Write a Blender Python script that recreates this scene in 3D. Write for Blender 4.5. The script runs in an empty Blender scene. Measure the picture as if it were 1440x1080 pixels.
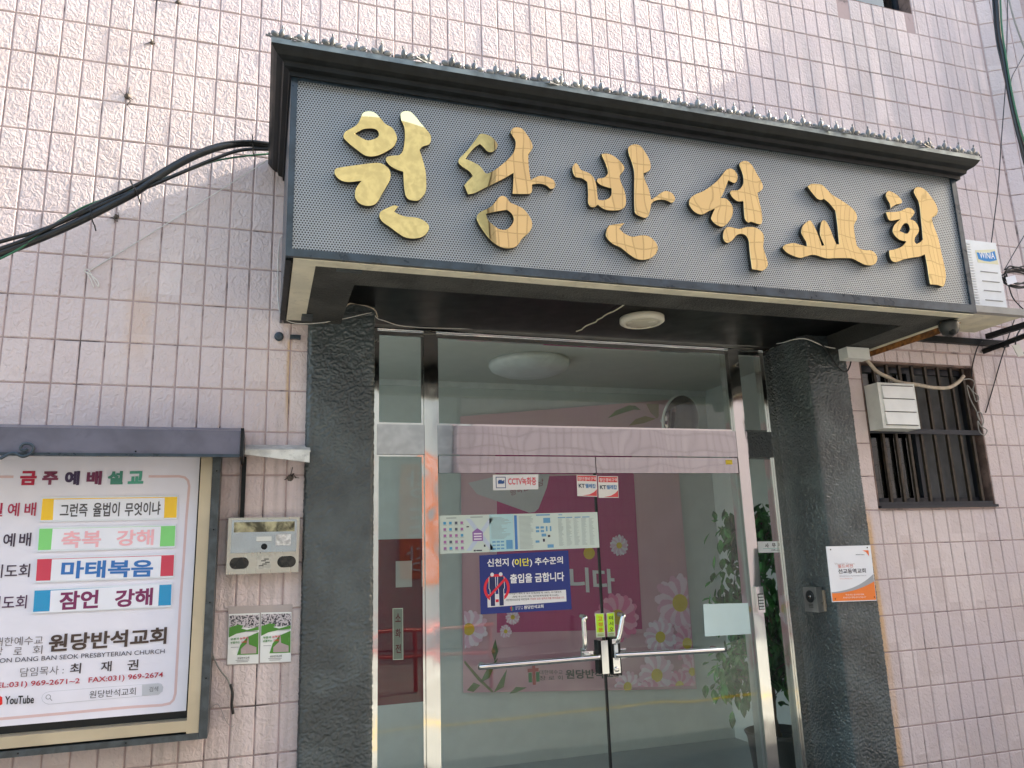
import bpy, bmesh, math, random
from mathutils import Vector, Matrix, noise
random.seed(7)
R = math.radians
scene = bpy.context.scene
COL = scene.collection

# ---------------------------------------------------------------- camera, sky, sun, exposure
M = Matrix(((0.951691, -0.036164, -0.30492, 1.08973), (-0.305332, -0.216582, -0.927289, -3.73418), (-0.032505, 0.975594, -0.217161, 1.55), (0, 0, 0, 1)))
LENS = 27.0918
cam_data = bpy.data.cameras.new('camera')
cam_data.lens = LENS
cam_data.sensor_width = 36
cam_data.clip_start = .05
cam_data.clip_end = 2000
cam = bpy.data.objects.new('camera', cam_data)
COL.objects.link(cam)
cam.matrix_world = M
scene.camera = cam
TO_SUN = Vector((14, -1.0, 7.7)).normalized()
world = bpy.data.worlds.new('World')
scene.world = world
world.use_nodes = True
wn = world.node_tree
sky = wn.nodes.new('ShaderNodeTexSky')
sky.sky_type = 'NISHITA'
sky.sun_disc = False
sky.sun_elevation = math.asin(TO_SUN.z)
sky.sun_rotation = math.atan2(TO_SUN.x, TO_SUN.y)
sky.dust_density = 2.0
sky.air_density = 1.0
bg = wn.nodes['Background']
bg.inputs[1].default_value = 0.15
wn.links.new(sky.outputs[0], bg.inputs[0])
sun_data = bpy.data.lights.new('sun', 'SUN')
sun_data.energy = 2.0
sun_data.angle = R(.6)
sun_data.color = (1, .97, .93)
sun = bpy.data.objects.new('sun', sun_data)
COL.objects.link(sun)
sun.rotation_euler = TO_SUN.to_track_quat('Z', 'Y').to_euler()
sun.location = (8, -6, 12)
scene.view_settings.view_transform = 'Standard'
scene.view_settings.look = 'None'
scene.view_settings.gamma = 1
scene.view_settings.use_curve_mapping = False
scene.view_settings.exposure = 2.58
scene.view_settings.use_white_balance = True
scene.view_settings.white_balance_temperature = 7600
scene.view_settings.white_balance_tint = 8
scene.cycles.max_bounces = 10
scene.cycles.transparent_max_bounces = 16
scene.cycles.glossy_bounces = 6

# ---------------------------------------------------------------- materials
class Mt:
    def __init__(s, name):
        s.m = bpy.data.materials.new(name); s.m.use_nodes = True
        s.t = s.m.node_tree; s.t.nodes.clear()
        s.out = s.t.nodes.new('ShaderNodeOutputMaterial')
    def n(s, kind, ins=None, **kw):
        nd = s.t.nodes.new('ShaderNode' + kind)
        for k, v in kw.items(): setattr(nd, k, v)
        for k, v in (ins or {}).items():
            sock = nd.inputs[k]
            if isinstance(v, bpy.types.NodeSocket): s.t.links.new(v, sock)
            elif isinstance(v, bpy.types.Node): s.t.links.new(v.outputs[0], sock)
            else: sock.default_value = v
        return nd
    def math(s, op, a, b=0.0, c=None, clamp=False):
        nd = s.n('Math', {0: a, 1: b}, operation=op); nd.use_clamp = clamp
        if c is not None: nd.inputs[2].default_value = c
        return nd
    def mix(s, f, a, b, blend='MIX'):
        nd = s.t.nodes.new('ShaderNodeMix'); nd.data_type = 'RGBA'; nd.blend_type = blend
        for i, v in ((0, f), (6, a), (7, b)):
            if isinstance(v, bpy.types.NodeSocket): s.t.links.new(v, nd.inputs[i])
            elif isinstance(v, bpy.types.Node): s.t.links.new(v.outputs[0], nd.inputs[i])
            elif isinstance(v, tuple) and len(v) == 3: nd.inputs[i].default_value = (*v, 1)
            else: nd.inputs[i].default_value = v
        return nd.outputs[2]
    def ramp(s, v, lo, hi):
        nd = s.n('MapRange', {0: v, 1: lo, 2: hi}, interpolation_type='SMOOTHSTEP')
        return nd.outputs[0]
    def noise(s, vec, scale, detail=2, dist=0, rough=.5):
        return s.n('TexNoise', {'Vector': vec, 'Scale': scale, 'Detail': detail, 'Distortion': dist, 'Roughness': rough})
    def pos(s): return s.n('NewGeometry').outputs['Position']
    def obj(s): return s.n('TexCoord').outputs['Object']
    def bump(s, h, strength=.5, dist=.002, normal=None):
        d = {'Height': h, 'Strength': strength, 'Distance': dist}
        if normal is not None: d['Normal'] = normal
        return s.n('Bump', d)
    def pbr(s, **kw):
        b = s.n('BsdfPrincipled')
        for k, v in kw.items():
            k = k.replace('_', ' ')
            sock = b.inputs[k]
            if isinstance(v, bpy.types.Node): s.t.links.new(v.outputs[0], sock)
            elif isinstance(v, bpy.types.NodeSocket): s.t.links.new(v, sock)
            elif isinstance(v, tuple) and len(v) == 3: sock.default_value = (*v, 1)
            else: sock.default_value = v
        s.t.links.new(b.outputs[0], s.out.inputs[0])
        return s.m

def plain(name, col, rough=.5, metal=0., var=.12, vs=9., bump=0., bs=60., dirt=0.):
    k = Mt(name); p = k.pos()
    nz = k.noise(p, vs, 4, .3)
    f = k.ramp(nz, .35, .68)
    a = tuple(c * (1 - var) for c in col); b = tuple(min(1, c * (1 + var)) for c in col)
    c = k.mix(f, a, b)
    if dirt:
        d = k.ramp(k.noise(p, vs * 2.6, 6, .6, .65), .52, .75)
        c = k.mix(k.math('MULTIPLY', d, dirt), c, tuple(x * .3 for x in col))
    kw = dict(Base_Color=c, Roughness=k.math('ADD', k.math('MULTIPLY', nz, .25), rough - .12, clamp=True), Metallic=metal)
    if bump: kw['Normal'] = k.bump(k.noise(p, bs, 4), bump, .003)
    return k.pbr(**kw)

def tile_mat():
    k = Mt('pink_tile'); p = k.pos()
    sx = k.n('SeparateXYZ', {0: p})
    # one tone for each tile
    ix = k.math('FLOOR', k.math('DIVIDE', sx.outputs[0], .1)); iz = k.math('FLOOR', k.math('DIVIDE', k.math('SUBTRACT', sx.outputs[2], .0, ), .1991))
    wn_ = k.n('TexWhiteNoise', {'Vector': k.n('CombineXYZ', {0: ix, 1: iz})})
    mp = k.n('Mapping', {'Vector': p, 'Scale': (1, 1, .8), 'Rotation': (0, R(22), 0)})
    big = k.noise(p, 1.3, 4, .4); mid = k.noise(p, 14, 5, .3)
    base = k.mix(wn_.outputs[0], (.60, .492, .470), (.69, .582, .560))
    base = k.mix(k.ramp(big, .38, .66), base, (.60, .50, .50))
    base = k.mix(k.math('MULTIPLY', k.ramp(mid, .5, .8), .22), base, (.44, .33, .31))
    fine = k.ramp(k.noise(p, 55, 6, .2, .7), .62, .78)
    base = k.mix(k.math('MULTIPLY', fine, .10), base, (.33, .25, .23))
    # rust and ochre streaks running down beside the pillars, and grime under the ledge
    str1 = k.noise(k.n('Mapping', {'Vector': p, 'Scale': (28, 1, 1.6)}), 1, 4, .2)
    def band(lo, hi, w):
        a = k.ramp(sx.outputs[0], lo - w, lo); b = k.ramp(sx.outputs[0], hi + w, hi)
        return k.math('MULTIPLY', a, b)
    m1 = k.math('MULTIPLY', band(4.43, 4.49, .04), k.ramp(sx.outputs[2], 1.85, 1.6))
    base = k.mix(k.math('MULTIPLY', k.math('MULTIPLY', m1, k.ramp(str1, .25, .6)), .75), base, (.62, .36, .14))
    m2 = k.math('MULTIPLY', band(1.19, 1.20, .012), k.math('MULTIPLY', k.ramp(sx.outputs[2], 2.62, 2.58), k.ramp(sx.outputs[2], 2.1, 2.35)))
    base = k.mix(k.math('MULTIPLY', m2, .6), base, (.55, .33, .13))
    m3 = k.math('MULTIPLY', band(.5, .55, .05), k.math('MULTIPLY', k.ramp(sx.outputs[2], 2.85, 2.75), k.ramp(sx.outputs[2], 2.4, 2.6)))
    base = k.mix(k.math('MULTIPLY', m3, .3), base, (.62, .40, .26))
    m4 = k.math('MULTIPLY', band(.75, 1.3, .12), k.math('MULTIPLY', k.ramp(sx.outputs[2], 2.32, 2.12), k.ramp(str1, .4, .7)))
    base = k.mix(k.math('MULTIPLY', m4, .45), base, (.30, .25, .23))
    # pale weathered patches high on the right
    m5 = k.math('MULTIPLY', k.ramp(sx.outputs[0], 3.6, 4.6), k.ramp(sx.outputs[2], 4.0, 4.5))
    str2 = k.noise(k.n('Mapping', {'Vector': p, 'Scale': (5.2, 1, .5)}), 1, 3, .1)
    base = k.mix(k.math('MULTIPLY', k.math('MULTIPLY', m5, k.ramp(str2, .45, .62)), .42), base, (.33, .31, .33))
    # hammered relief of the glaze
    n1 = k.noise(mp, 46, 1.5, 1.1, .45); n2 = k.noise(mp, 110, 2, .4)
    h = k.math('ADD', k.math('MULTIPLY', n1, 1.0), k.math('MULTIPLY', n2, .16))
    return k.pbr(Base_Color=base, Roughness=.58, Normal=k.bump(h, .85, .0075))

def stone_mat(name='dark_rough_stone', col=(.052, .066, .068), bumpy=False):
    k = Mt(name); p = k.pos()
    n = k.noise(p, 5, 4, .3)
    c = k.mix(k.ramp(n, .35, .7), tuple(x * .7 for x in col), tuple(x * 1.35 for x in col))
    if bumpy:
        w = k.noise(p, 75, 3, .8, .6)
        return k.pbr(Base_Color=c, Roughness=.75, Normal=k.bump(w, 1, .012))
    return k.pbr(Base_Color=c, Roughness=.32, Specular_IOR_Level=.7, Normal=k.bump(k.noise(p, 190, 3), .35, .002))

def perforated_mat():
    k = Mt('perforated_steel'); p = k.pos(); s = k.n('SeparateXYZ', {0: p})
    P = .0112; ds = []
    for o in (0, .5):
        fx = k.math('SUBTRACT', k.math('FRACT', k.math('ADD', k.math('DIVIDE', s.outputs[0], P), o)), .5)
        fz = k.math('MULTIPLY', k.math('SUBTRACT', k.math('FRACT', k.math('ADD', k.math('DIVIDE', s.outputs[2], P * 1.732), o)), .5), 1.732)
        ds.append(k.math('SQRT', k.math('ADD', k.math('MULTIPLY', fx, fx), k.math('MULTIPLY', fz, fz))))
    d = k.math('MINIMUM', ds[0], ds[1])
    hole = k.ramp(d, .34, .28)
    big = k.noise(p, 2.2, 3, .5)
    c = k.mix(big, (.25, .28, .30), (.345, .38, .40))
    c = k.mix(hole, c, (.012, .013, .015))
    met = k.math('MULTIPLY', k.math('SUBTRACT', 1.0, hole), .35)
    return k.pbr(Base_Color=c, Metallic=met, Roughness=k.math('ADD', k.math('MULTIPLY', hole, .4), .42),
                 Normal=k.bump(k.math('MULTIPLY', hole, -1.0), .5, .002, k.bump(big, .3, .02)))

def mirror_steel(name='polished_steel', rough=.05, wav=.16, col=(.70, .69, .66), scale=5., rv=.12):
    k = Mt(name); p = k.pos()
    w = k.noise(k.n('Mapping', {'Vector': p, 'Scale': (1, 1, .8)}), scale, 1, .3)
    sc = k.noise(k.n('Mapping', {'Vector': p, 'Scale': (30, 30, 3)}), 3, 5)
    return k.pbr(Base_Color=col, Metallic=1., Roughness=k.math('ADD', k.math('MULTIPLY', sc, rv), max(rough - rv * .25, 0.)), Normal=k.bump(w, wav, .03))

def glass_mat(name='tinted_glass', tint=(.94, .96, .945), k0=.60):
    k = Mt(name)
    fr = k.n('Fresnel', {'IOR': 1.52})
    fac = k.math('MULTIPLY', fr, k0, clamp=True)
    tr = k.n('BsdfTransparent', {'Color': (*tint, 1)})
    gl = k.n('BsdfGlossy', {'Color': (.95, 1, .98, 1), 'Roughness': .0,
             'Normal': k.bump(k.noise(k.pos(), 2.2, 1), .10, .015)})
    mx = k.n('MixShader', {0: fac, 1: tr, 2: gl})
    k.t.links.new(mx.outputs[0], k.out.inputs[0])
    return k.m

def asphalt_mat():
    k = Mt('asphalt'); p = k.pos()
    c = k.mix(k.noise(p, 90, 6), (.045, .045, .043), (.11, .11, .105))
    c = k.mix(k.ramp(k.noise(p, .8, 4, .5), .4, .7), c, (.10, .10, .095))
    return k.pbr(Base_Color=c, Roughness=.9, Normal=k.bump(k.noise(p, 160, 3), .6, .006))

def opposite_tile_mat():
    k = Mt('opposite_pink_tile'); p = k.pos(); s = k.n('SeparateXYZ', {0: p})
    cm = k.n('CombineXYZ', {0: k.math('ADD', s.outputs[0], s.outputs[1]), 1: s.outputs[2]})
    b = k.n('TexBrick', {'Vector': cm, 'Color1': (.48, .375, .37, 1), 'Color2': (.43, .33, .33, 1), 'Mortar': (.29, .225, .22, 1), 'Scale': 1.,
            'Mortar Size': .011, 'Brick Width': .16, 'Row Height': .32}, offset=0.)
    return k.pbr(Base_Color=b.outputs[0], Roughness=.5)

MAT = {}
def setup_mats():
    MAT['tile'] = tile_mat()
    k = Mt('grout'); p = k.pos()
    MAT['grout'] = k.pbr(Base_Color=k.mix(k.ramp(k.noise(p, 5, 6, .5, .65), .50, .70), (.42, .32, .31), (.07, .058, .058)), Roughness=.9)
    MAT['reveal'] = plain('dirty_reveal', (.16, .105, .09), .8, var=.3, vs=12, bump=.4, dirt=.8)
    MAT['stone'] = stone_mat()
    MAT['soffit'] = stone_mat('rough_soffit', (.050, .050, .045), True)
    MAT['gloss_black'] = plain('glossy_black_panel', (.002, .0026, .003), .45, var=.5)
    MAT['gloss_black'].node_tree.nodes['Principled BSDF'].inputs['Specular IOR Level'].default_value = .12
    MAT['perf'] = perforated_mat()
    MAT['steel'] = mirror_steel()
    MAT['steel_bar'] = mirror_steel('polished_rail', .02, .16, (.46, .45, .45), 2.0, .05)
    MAT['chrome'] = mirror_steel('chrome', .10, .05, (.78, .77, .75))
    MAT['gold'] = mirror_steel('polished_brass', .012, .07, (.88, .69, .33), 3, .0)
    MAT['gold_side'] = plain('letter_return', (.016, .015, .012), .5)
    MAT['iron'] = plain('black_painted_metal', (.007, .009, .010), .42, var=.35, vs=18, dirt=.2)
    MAT['iron_blue'] = plain('blue_grey_painted_metal', (.026, .043, .060), .30, var=.3, vs=14, bump=.1, dirt=.5)
    MAT['iron'].node_tree.nodes['Principled BSDF'].inputs['Specular IOR Level'].default_value = .22
    MAT['lip'] = plain('weathered_lip', (.16, .19, .19), .35, .5, var=.25, vs=14, dirt=.3)
    MAT['orn'] = plain('cast_ornament', (.16, .17, .175), .30, .25, var=.4)
    MAT['cream'] = plain('cream_paint', (.68, .63, .49), .45, var=.1, vs=8, dirt=.35)
    MAT['rust'] = plain('rusted_angle', (.22, .085, .022), .8, var=.5, vs=25, bump=.5, dirt=.6)
    MAT['white_metal'] = plain('white_enamel', (.76, .77, .76), .38, var=.04, dirt=.05)
    MAT['white_plastic'] = plain('white_plastic', (.66, .67, .64), .4, var=.06, dirt=.15)
    MAT['cream_plastic'] = plain('cream_plastic', (.68, .64, .53), .4, var=.04)
    MAT['lens'] = plain('lamp_lens', (.50, .46, .36), .25, var=.05)
    MAT['dark'] = plain('dark_void', (.006, .007, .008), .5)
    MAT['cable'] = plain('black_cable', (.010, .011, .012), .32, var=.3)
    MAT['cable_green'] = plain('green_cable', (.02, .12, .06), .45)
    MAT['cable_grey'] = plain('grey_cable', (.28, .27, .25), .5)
    MAT['hose'] = plain('beige_hose', (.50, .42, .33), .6, var=.15, vs=30, dirt=.4)
    MAT['string'] = plain('white_string', (.66, .64, .60), .8)
    MAT['window_frame'] = plain('dark_window_frame', (.013, .017, .024), .35)
    MAT['bar'] = plain('bronze_bar', (.045, .034, .024), .42, .3, var=.3, vs=30)
    MAT['mesh'] = plain('insect_screen', (.055, .058, .060), .55, var=.35, vs=7, bump=.3, bs=220)
    MAT['glass'] = glass_mat()
    MAT['window_glass'] = glass_mat('window_glass', (.35, .40, .42), 1.6)
    MAT['asphalt'] = asphalt_mat()
    MAT['concrete'] = plain('road_concrete', (.30, .31, .29), .85, var=.15, vs=2)
    MAT['yellow'] = plain('yellow_line', (.78, .50, .05), .7, dirt=.3)
    MAT['opp_tile'] = opposite_tile_mat()
    MAT['opp_white'] = plain('opposite_plaster', (.50, .48, .44), .8)
    MAT['orange'] = plain('orange_banner', (.85, .20, .05), .6)
    MAT['red_paint'] = plain('red_paint', (.45, .02, .02), .4)
    MAT['hall'] = plain('hall_wall', (.57, .60, .565), .7, var=.03)
    MAT['hall_ceiling'] = plain('hall_ceiling', (.56, .55, .49), .8, var=.03)
    MAT['hall_floor'] = plain('hall_floor', (.30, .32, .31), .35, var=.08)
    MAT['maroon'] = plain('maroon_board', (.15, .004, .018), .7)
    MAT['poster'] = plain('poster_sheet', (.74, .72, .80), .38, var=.02)
    MAT['board_cream'] = plain('champagne_aluminium', (.50, .42, .30), .38, .35, var=.08, vs=5)
    MAT['board_dark'] = plain('board_outer_frame', (.045, .055, .060), .45, var=.3, vs=25, dirt=.3)
    MAT['roof'] = plain('purple_grey_sheet', (.115, .110, .145), .36, var=.18, vs=6, dirt=.25)
    MAT['leafgreen'] = plain('ficus_leaf', (.028, .15, .026), .6, var=.5, vs=6)
    MAT['leafback'] = plain('pale_leaf', (.05, .20, .035), .6, var=.3, vs=9)
    MAT['trunk'] = plain('ficus_trunk', (.16, .11, .08), .8, bump=.4)
    MAT['pot'] = plain('brown_pot', (.05, .045, .042), .4)
setup_mats()

_flat = {}
def flat(col, rough=.5):
    key = tuple(round(c, 3) for c in col) + (rough,)
    if key not in _flat:
        _flat[key] = plain('print_%d' % len(_flat), col, rough, var=.02)
    return _flat[key]

# ---------------------------------------------------------------- object helpers
def tag(o, label=None, cat=None, group=None, kind=None):
    if label: o['label'] = label
    if cat: o['category'] = cat
    if group: o['group'] = group
    if kind: o['kind'] = kind
    return o
def thing(name, loc, label, cat, group=None):
    o = bpy.data.objects.new(name, None); COL.objects.link(o); o.location = loc
    o.empty_display_size = .1
    return tag(o, label, cat, group)
def origin(o):
    v = Vector((0, 0, 0))
    while o is not None: v += o.location; o = o.parent
    return v
def link(name, me, parent=None):
    o = bpy.data.objects.new(name, me); COL.objects.link(o)
    if parent is not None:
        o.parent = parent; o.location = -origin(parent)
    return o

class MB:
    def __init__(s): s.bm = bmesh.new()
    def box(s, x0, x1, y0, y1, z0, z1, mi=0):
        v = [s.bm.verts.new(c) for c in ((x0, y0, z0), (x1, y0, z0), (x1, y1, z0), (x0, y1, z0), (x0, y0, z1), (x1, y0, z1), (x1, y1, z1), (x0, y1, z1))]
        for f in ((0, 1, 5, 4), (1, 2, 6, 5), (2, 3, 7, 6), (3, 0, 4, 7), (4, 5, 6, 7), (3, 2, 1, 0)):
            s.bm.faces.new([v[i] for i in f]).material_index = mi
        return s
    def slab(s, pts, y0, y1, mi=0):
        """pts: outline in (x, z); extruded from y0 (front) to y1 (back)"""
        n = len(pts)
        area = sum(pts[i][0] * pts[(i + 1) % n][1] - pts[(i + 1) % n][0] * pts[i][1] for i in range(n))
        if area < 0: pts = pts[::-1]
        a = [s.bm.verts.new((p[0], y0, p[1])) for p in pts]; b = [s.bm.verts.new((p[0], y1, p[1])) for p in pts]
        s.bm.faces.new(a).material_index = mi; s.bm.faces.new(b[::-1]).material_index = mi
        for i in range(n):
            j = (i + 1) % n
            s.bm.faces.new((a[i], b[i], b[j], a[j])).material_index = mi
        return s
    def hexa(s, c, mi=0):
        """8 corners: bottom ring 0-3 counterclockwise from above, top ring 4-7"""
        v = [s.bm.verts.new(p) for p in c]
        for f in ((0, 1, 5, 4), (1, 2, 6, 5), (2, 3, 7, 6), (3, 0, 4, 7), (4, 5, 6, 7), (3, 2, 1, 0)):
            s.bm.faces.new([v[i] for i in f]).material_index = mi
        return s
    def tube(s, pts, r, n=8, mi=0, cap=True, smooth_path=False):
        pts = [Vector(p) for p in pts]
        if smooth_path: pts = catmull(pts)
        rings = []; up = Vector((.13, .27, .95)).normalized()
        for i, p in enumerate(pts):
            t = (pts[min(i + 1, len(pts) - 1)] - pts[max(i - 1, 0)])
            if t.length < 1e-9: t = Vector((0, 0, 1))
            t.normalize()
            a = t.cross(up)
            if a.length < 1e-3: a = t.cross(Vector((1, 0, 0)))
            a.normalize(); b = t.cross(a)
            rr = r[i] if isinstance(r, (list, tuple)) else r
            rings.append([s.bm.verts.new(p + (a * math.cos(2 * math.pi * k / n) + b * math.sin(2 * math.pi * k / n)) * rr) for k in range(n)])
        for q in range(len(rings) - 1):
            for k in range(n):
                f = s.bm.faces.new((rings[q][k], rings[q][(k + 1) % n], rings[q + 1][(k + 1) % n], rings[q + 1][k])); f.smooth = True; f.material_index = mi
        if cap:
            s.bm.faces.new(rings[0][::-1]).material_index = mi; s.bm.faces.new(rings[-1]).material_index = mi
        return s
    def lathe(s, prof, c, axis='z', n=28, mi=0):
        """prof: list of (radius, offset along axis)"""
        rings = []
        c = Vector(c)
        for r, h in prof:
            ring = []
            for k in range(n):
                a = 2 * math.pi * k / n
                u, v = math.cos(a) * r, math.sin(a) * r
                p = {'z': (u, v, h), 'y': (u, -h, v), 'x': (h, u, v)}[axis]
                ring.append(s.bm.verts.new(c + Vector(p)))
            rings.append(ring)
        for q in range(len(rings) - 1):
            for k in range(n):
                f = s.bm.faces.new((rings[q][k], rings[q][(k + 1) % n], rings[q + 1][(k + 1) % n], rings[q + 1][k])); f.smooth = True; f.material_index = mi
        s.bm.faces.new(rings[0][::-1]).material_index = mi; s.bm.faces.new(rings[-1]).material_index = mi
        return s
    def ball(s, c, rx, ry, rz, rot=0., mi=0, u=10, v=7):
        m = Matrix.Translation(c) @ Matrix.Rotation(rot, 4, 'Y') @ Matrix.Diagonal((rx, ry, rz, 1))
        r = bmesh.ops.create_uvsphere(s.bm, u_segments=u, v_segments=v, radius=1, matrix=m)
        for vv in r['verts']:
            for f in vv.link_faces: f.smooth = True; f.material_index = mi
        return s
    def build(s, name, mats, parent=None, bevel=0., seg=1):
        if bevel:
            bmesh.ops.bevel(s.bm, geom=[e for e in s.bm.edges if len(e.link_faces) == 2 and e.calc_face_angle(0) > .5], offset=bevel, segments=seg, affect='EDGES', clamp_overlap=True)
        bmesh.ops.recalc_face_normals(s.bm, faces=s.bm.faces)
        me = bpy.data.meshes.new(name); s.bm.to_mesh(me); s.bm.free()
        for m in (mats if isinstance(mats, (list, tuple)) else [mats]): me.materials.append(m)
        return link(name, me, parent)

def catmull(pts, sub=6):
    out = []
    for i in range(len(pts) - 1):
        p0 = pts[max(i - 1, 0)]; p1 = pts[i]; p2 = pts[i + 1]; p3 = pts[min(i + 2, len(pts) - 1)]
        for k in range(sub):
            t = k / sub
            out.append(.5 * ((2 * p1) + (p2 - p0) * t + (2 * p0 - 5 * p1 + 4 * p2 - p3) * t * t + (3 * p1 - p0 - 3 * p2 + p3) * t ** 3))
    out.append(pts[-1])
    return out
def smooth_closed(pts, sub=5):
    """closed outline; points with a third value are sharp corners"""
    n = len(pts); out = []
    P = [Vector((p[0], p[1])) for p in pts]; S = [len(p) > 2 for p in pts]
    for i in range(n):
        p0, p1, p2, p3 = P[i - 1], P[i], P[(i + 1) % n], P[(i + 2) % n]
        t1 = (p2 - p0) * .5; t2 = (p3 - p1) * .5
        L = (p2 - p1).length
        if S[i]: t1 = (p2 - p1) * .5
        if S[(i + 1) % n]: t2 = (p2 - p1) * .5
        t1 = t1.normalized() * min(t1.length, L * 1.1) if t1.length else t1; t2 = t2.normalized() * min(t2.length, L * 1.1) if t2.length else t2
        for k in range(sub):
            t = k / sub
            h = (2 * t ** 3 - 3 * t * t + 1) * p1 + (t ** 3 - 2 * t * t + t) * t1 + (-2 * t ** 3 + 3 * t * t) * p2 + (t ** 3 - t * t) * t2
            out.append((h.x, h.y))
    return out
DG = None
def curve_mesh(cu):
    o = bpy.data.objects.new('tmp', cu)
    me = bpy.data.meshes.new_from_object(o)
    bpy.data.objects.remove(o); bpy.data.curves.remove(cu)
    return me
def outline_solid(name, loops, y_front, depth, mats, parent, bevel=.0008):
    cu = bpy.data.curves.new(name, 'CURVE'); cu.dimensions = '2D'; cu.fill_mode = 'BOTH'
    cu.extrude = depth / 2 - bevel; cu.bevel_depth = bevel; cu.bevel_resolution = 0; cu.offset = -bevel
    for lp in loops:
        sp = cu.splines.new('POLY'); sp.points.add(len(lp) - 1); sp.use_cyclic_u = True
        for q, p in zip(sp.points, lp): q.co = (p[0], p[1], 0, 1)
    me = curve_mesh(cu)
    for v in me.vertices:
        x, y, z = v.co; v.co = (x, y_front + depth / 2 - z, y)
    me.materials.clear()
    for m in (mats if isinstance(mats, (list, tuple)) else [mats]): me.materials.append(m)
    me.update()
    if len(me.materials) > 1:
        for p in me.polygons: p.material_index = 0 if abs(p.normal.y) > .5 and p.center.y < y_front + depth * .3 else 1
    return link(name, me, parent)
FONT_CACHE = {}
def text_mesh(s, bold):
    cu = bpy.data.curves.new('t', 'FONT'); cu.body = s; cu.size = 1; cu.offset = min(bold, .018); cu.resolution_u = 3
    me = curve_mesh(cu)
    if bold > .018:
        d = (bold - .018) * .9
        V = [v.co.copy() for v in me.vertices]; F = [tuple(p.vertices) for p in me.polygons]; n = len(V); vs, fs = [], []
        for k, (dx, dy) in enumerate(((0, 0), (d, d), (-d, d), (d, -d), (-d, -d))):
            vs += [(v.x + dx, v.y + dy, .01 * k) for v in V]; fs += [tuple(i + k * n for i in f) for f in F]
        me = bpy.data.meshes.new('t'); me.from_pydata(vs, [], fs)
    return me
def text(s, p0, p1, h, y, mat, parent, bold=.0, name='lettering', axis=None, shear=0., flip=False):
    """flat print: baseline from p0 to p1 in (x, z), ink height h, on the plane at y"""
    me = text_mesh(s, bold)
    xs = [v.co.x for v in me.vertices]; ys = [v.co.y for v in me.vertices]
    x0, x1, y0, y1 = min(xs), max(xs), min(ys), max(ys)
    dx, dz = p1[0] - p0[0], p1[1] - p0[1]
    for v in me.vertices:
        u = (v.co.x - x0) / (x1 - x0); w = (v.co.y - y0) / (y1 - y0)
        if flip: u = 1 - u
        v.co = (p0[0] + dx * u + shear * w * h, y - v.co.z * .008, p0[1] + dz * u + w * h)
    if flip: me.flip_normals()
    me.materials.clear(); me.materials.append(mat)
    o = link(name, me, parent)
    return o
def sheet(name, pts, y, mat, parent=None, t=.0012):
    pts = [(p[0], p[-1]) for p in pts]
    return MB().slab(pts, y, y + t).build(name, mat, parent)
def rows(name, items, y, mat, parent, t=.0006):
    """many small printed marks joined: items are (x0, x1, z0, z1)"""
    b = MB()
    for x0, x1, z0, z1 in items:
        v = [b.bm.verts.new(c) for c in ((x0, y, z0), (x1, y, z0), (x1, y, z1), (x0, y, z1))]
        b.bm.faces.new(v)
    o = b.build(name, mat, parent)
    return tag(o, kind='stuff')

# ================================================================= SETTING
PX, PZ, Z0 = .1, .1991, 4.1387      # tile pitch and the height of the first joint line
SOF = 2.68                                   # underside of the canopy
PILL = -.045                                 # front face of the stone pillars
DOOR = .29                                   # front plane of the steel door frame

g = MB().box(-60, 60, -60, 60, -.3, -.02).build('ground', MAT['concrete']); tag(g, kind='structure')
g = MB().box(-60, 60, -2.0, -.001, -.02, 0).build('road', MAT['asphalt']); tag(g, kind='structure')
g = MB().box(-60, 60, -9.2, -2.001, -.02, -.004).build('pavement', MAT['concrete']); tag(g, kind='structure')
g = MB().box(-60, 60, -3.38, -3.26, -.004, 0.0).build('road_line', MAT['yellow']); tag(g, kind='structure')

# ---- the tiled church building
bld = thing('tiled_building', (3, 0, 0), 'building wall clad in small pink textured tiles around the church entrance', 'building')
OX0, OX1 = 1.595, 4.16                       # door opening
WIN = (4.575, 5.485, 1.756, 2.655)           # barred window
TOPW = (4.82, 5.476, 5.30, 5.95)             # window at the top edge
XL, XR, ZT = -1.6, 6.1, 6.0
TD = .013
def rects_minus(x0, x1, z0, z1, holes):
    xs = sorted({x0, x1, *[min(max(v, x0), x1) for h in holes for v in h[:2]]}); zs = sorted({z0, z1, *[min(max(v, z0), z1) for h in holes for v in h[2:]]})
    for i in range(len(xs) - 1):
        for j in range(len(zs) - 1):
            cx, cz = (xs[i] + xs[i + 1]) / 2, (zs[j] + zs[j + 1]) / 2
            if not any(h[0] < cx < h[1] and h[2] < cz < h[3] for h in holes): yield xs[i], xs[i + 1], zs[j], zs[j + 1]
holes = [(OX0, OX1, 0, 2.80), WIN, TOPW]
b = MB()
for x0, x1, z0, z1 in rects_minus(XL, XR, 0, ZT, holes): b.box(x0, x1, -.0045, .25, z0, z1)
b.build('grout', MAT['grout'], bld)
b = MB(); b.box(XL - .01, XR + .8, .26, .3, 2.85, ZT); b.box(-.9, OX0, .26, .3, 0, 2.85); b.box(OX1 + .01, WIN[0], .26, .3, 0, 2.85); b.box(WIN[1], XR + .8, .26, .3, 0, 2.85); b.box(WIN[0], WIN[1], .26, .3, 0, WIN[2])
b.build('inner_wall', MAT['hall'], bld)

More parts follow.
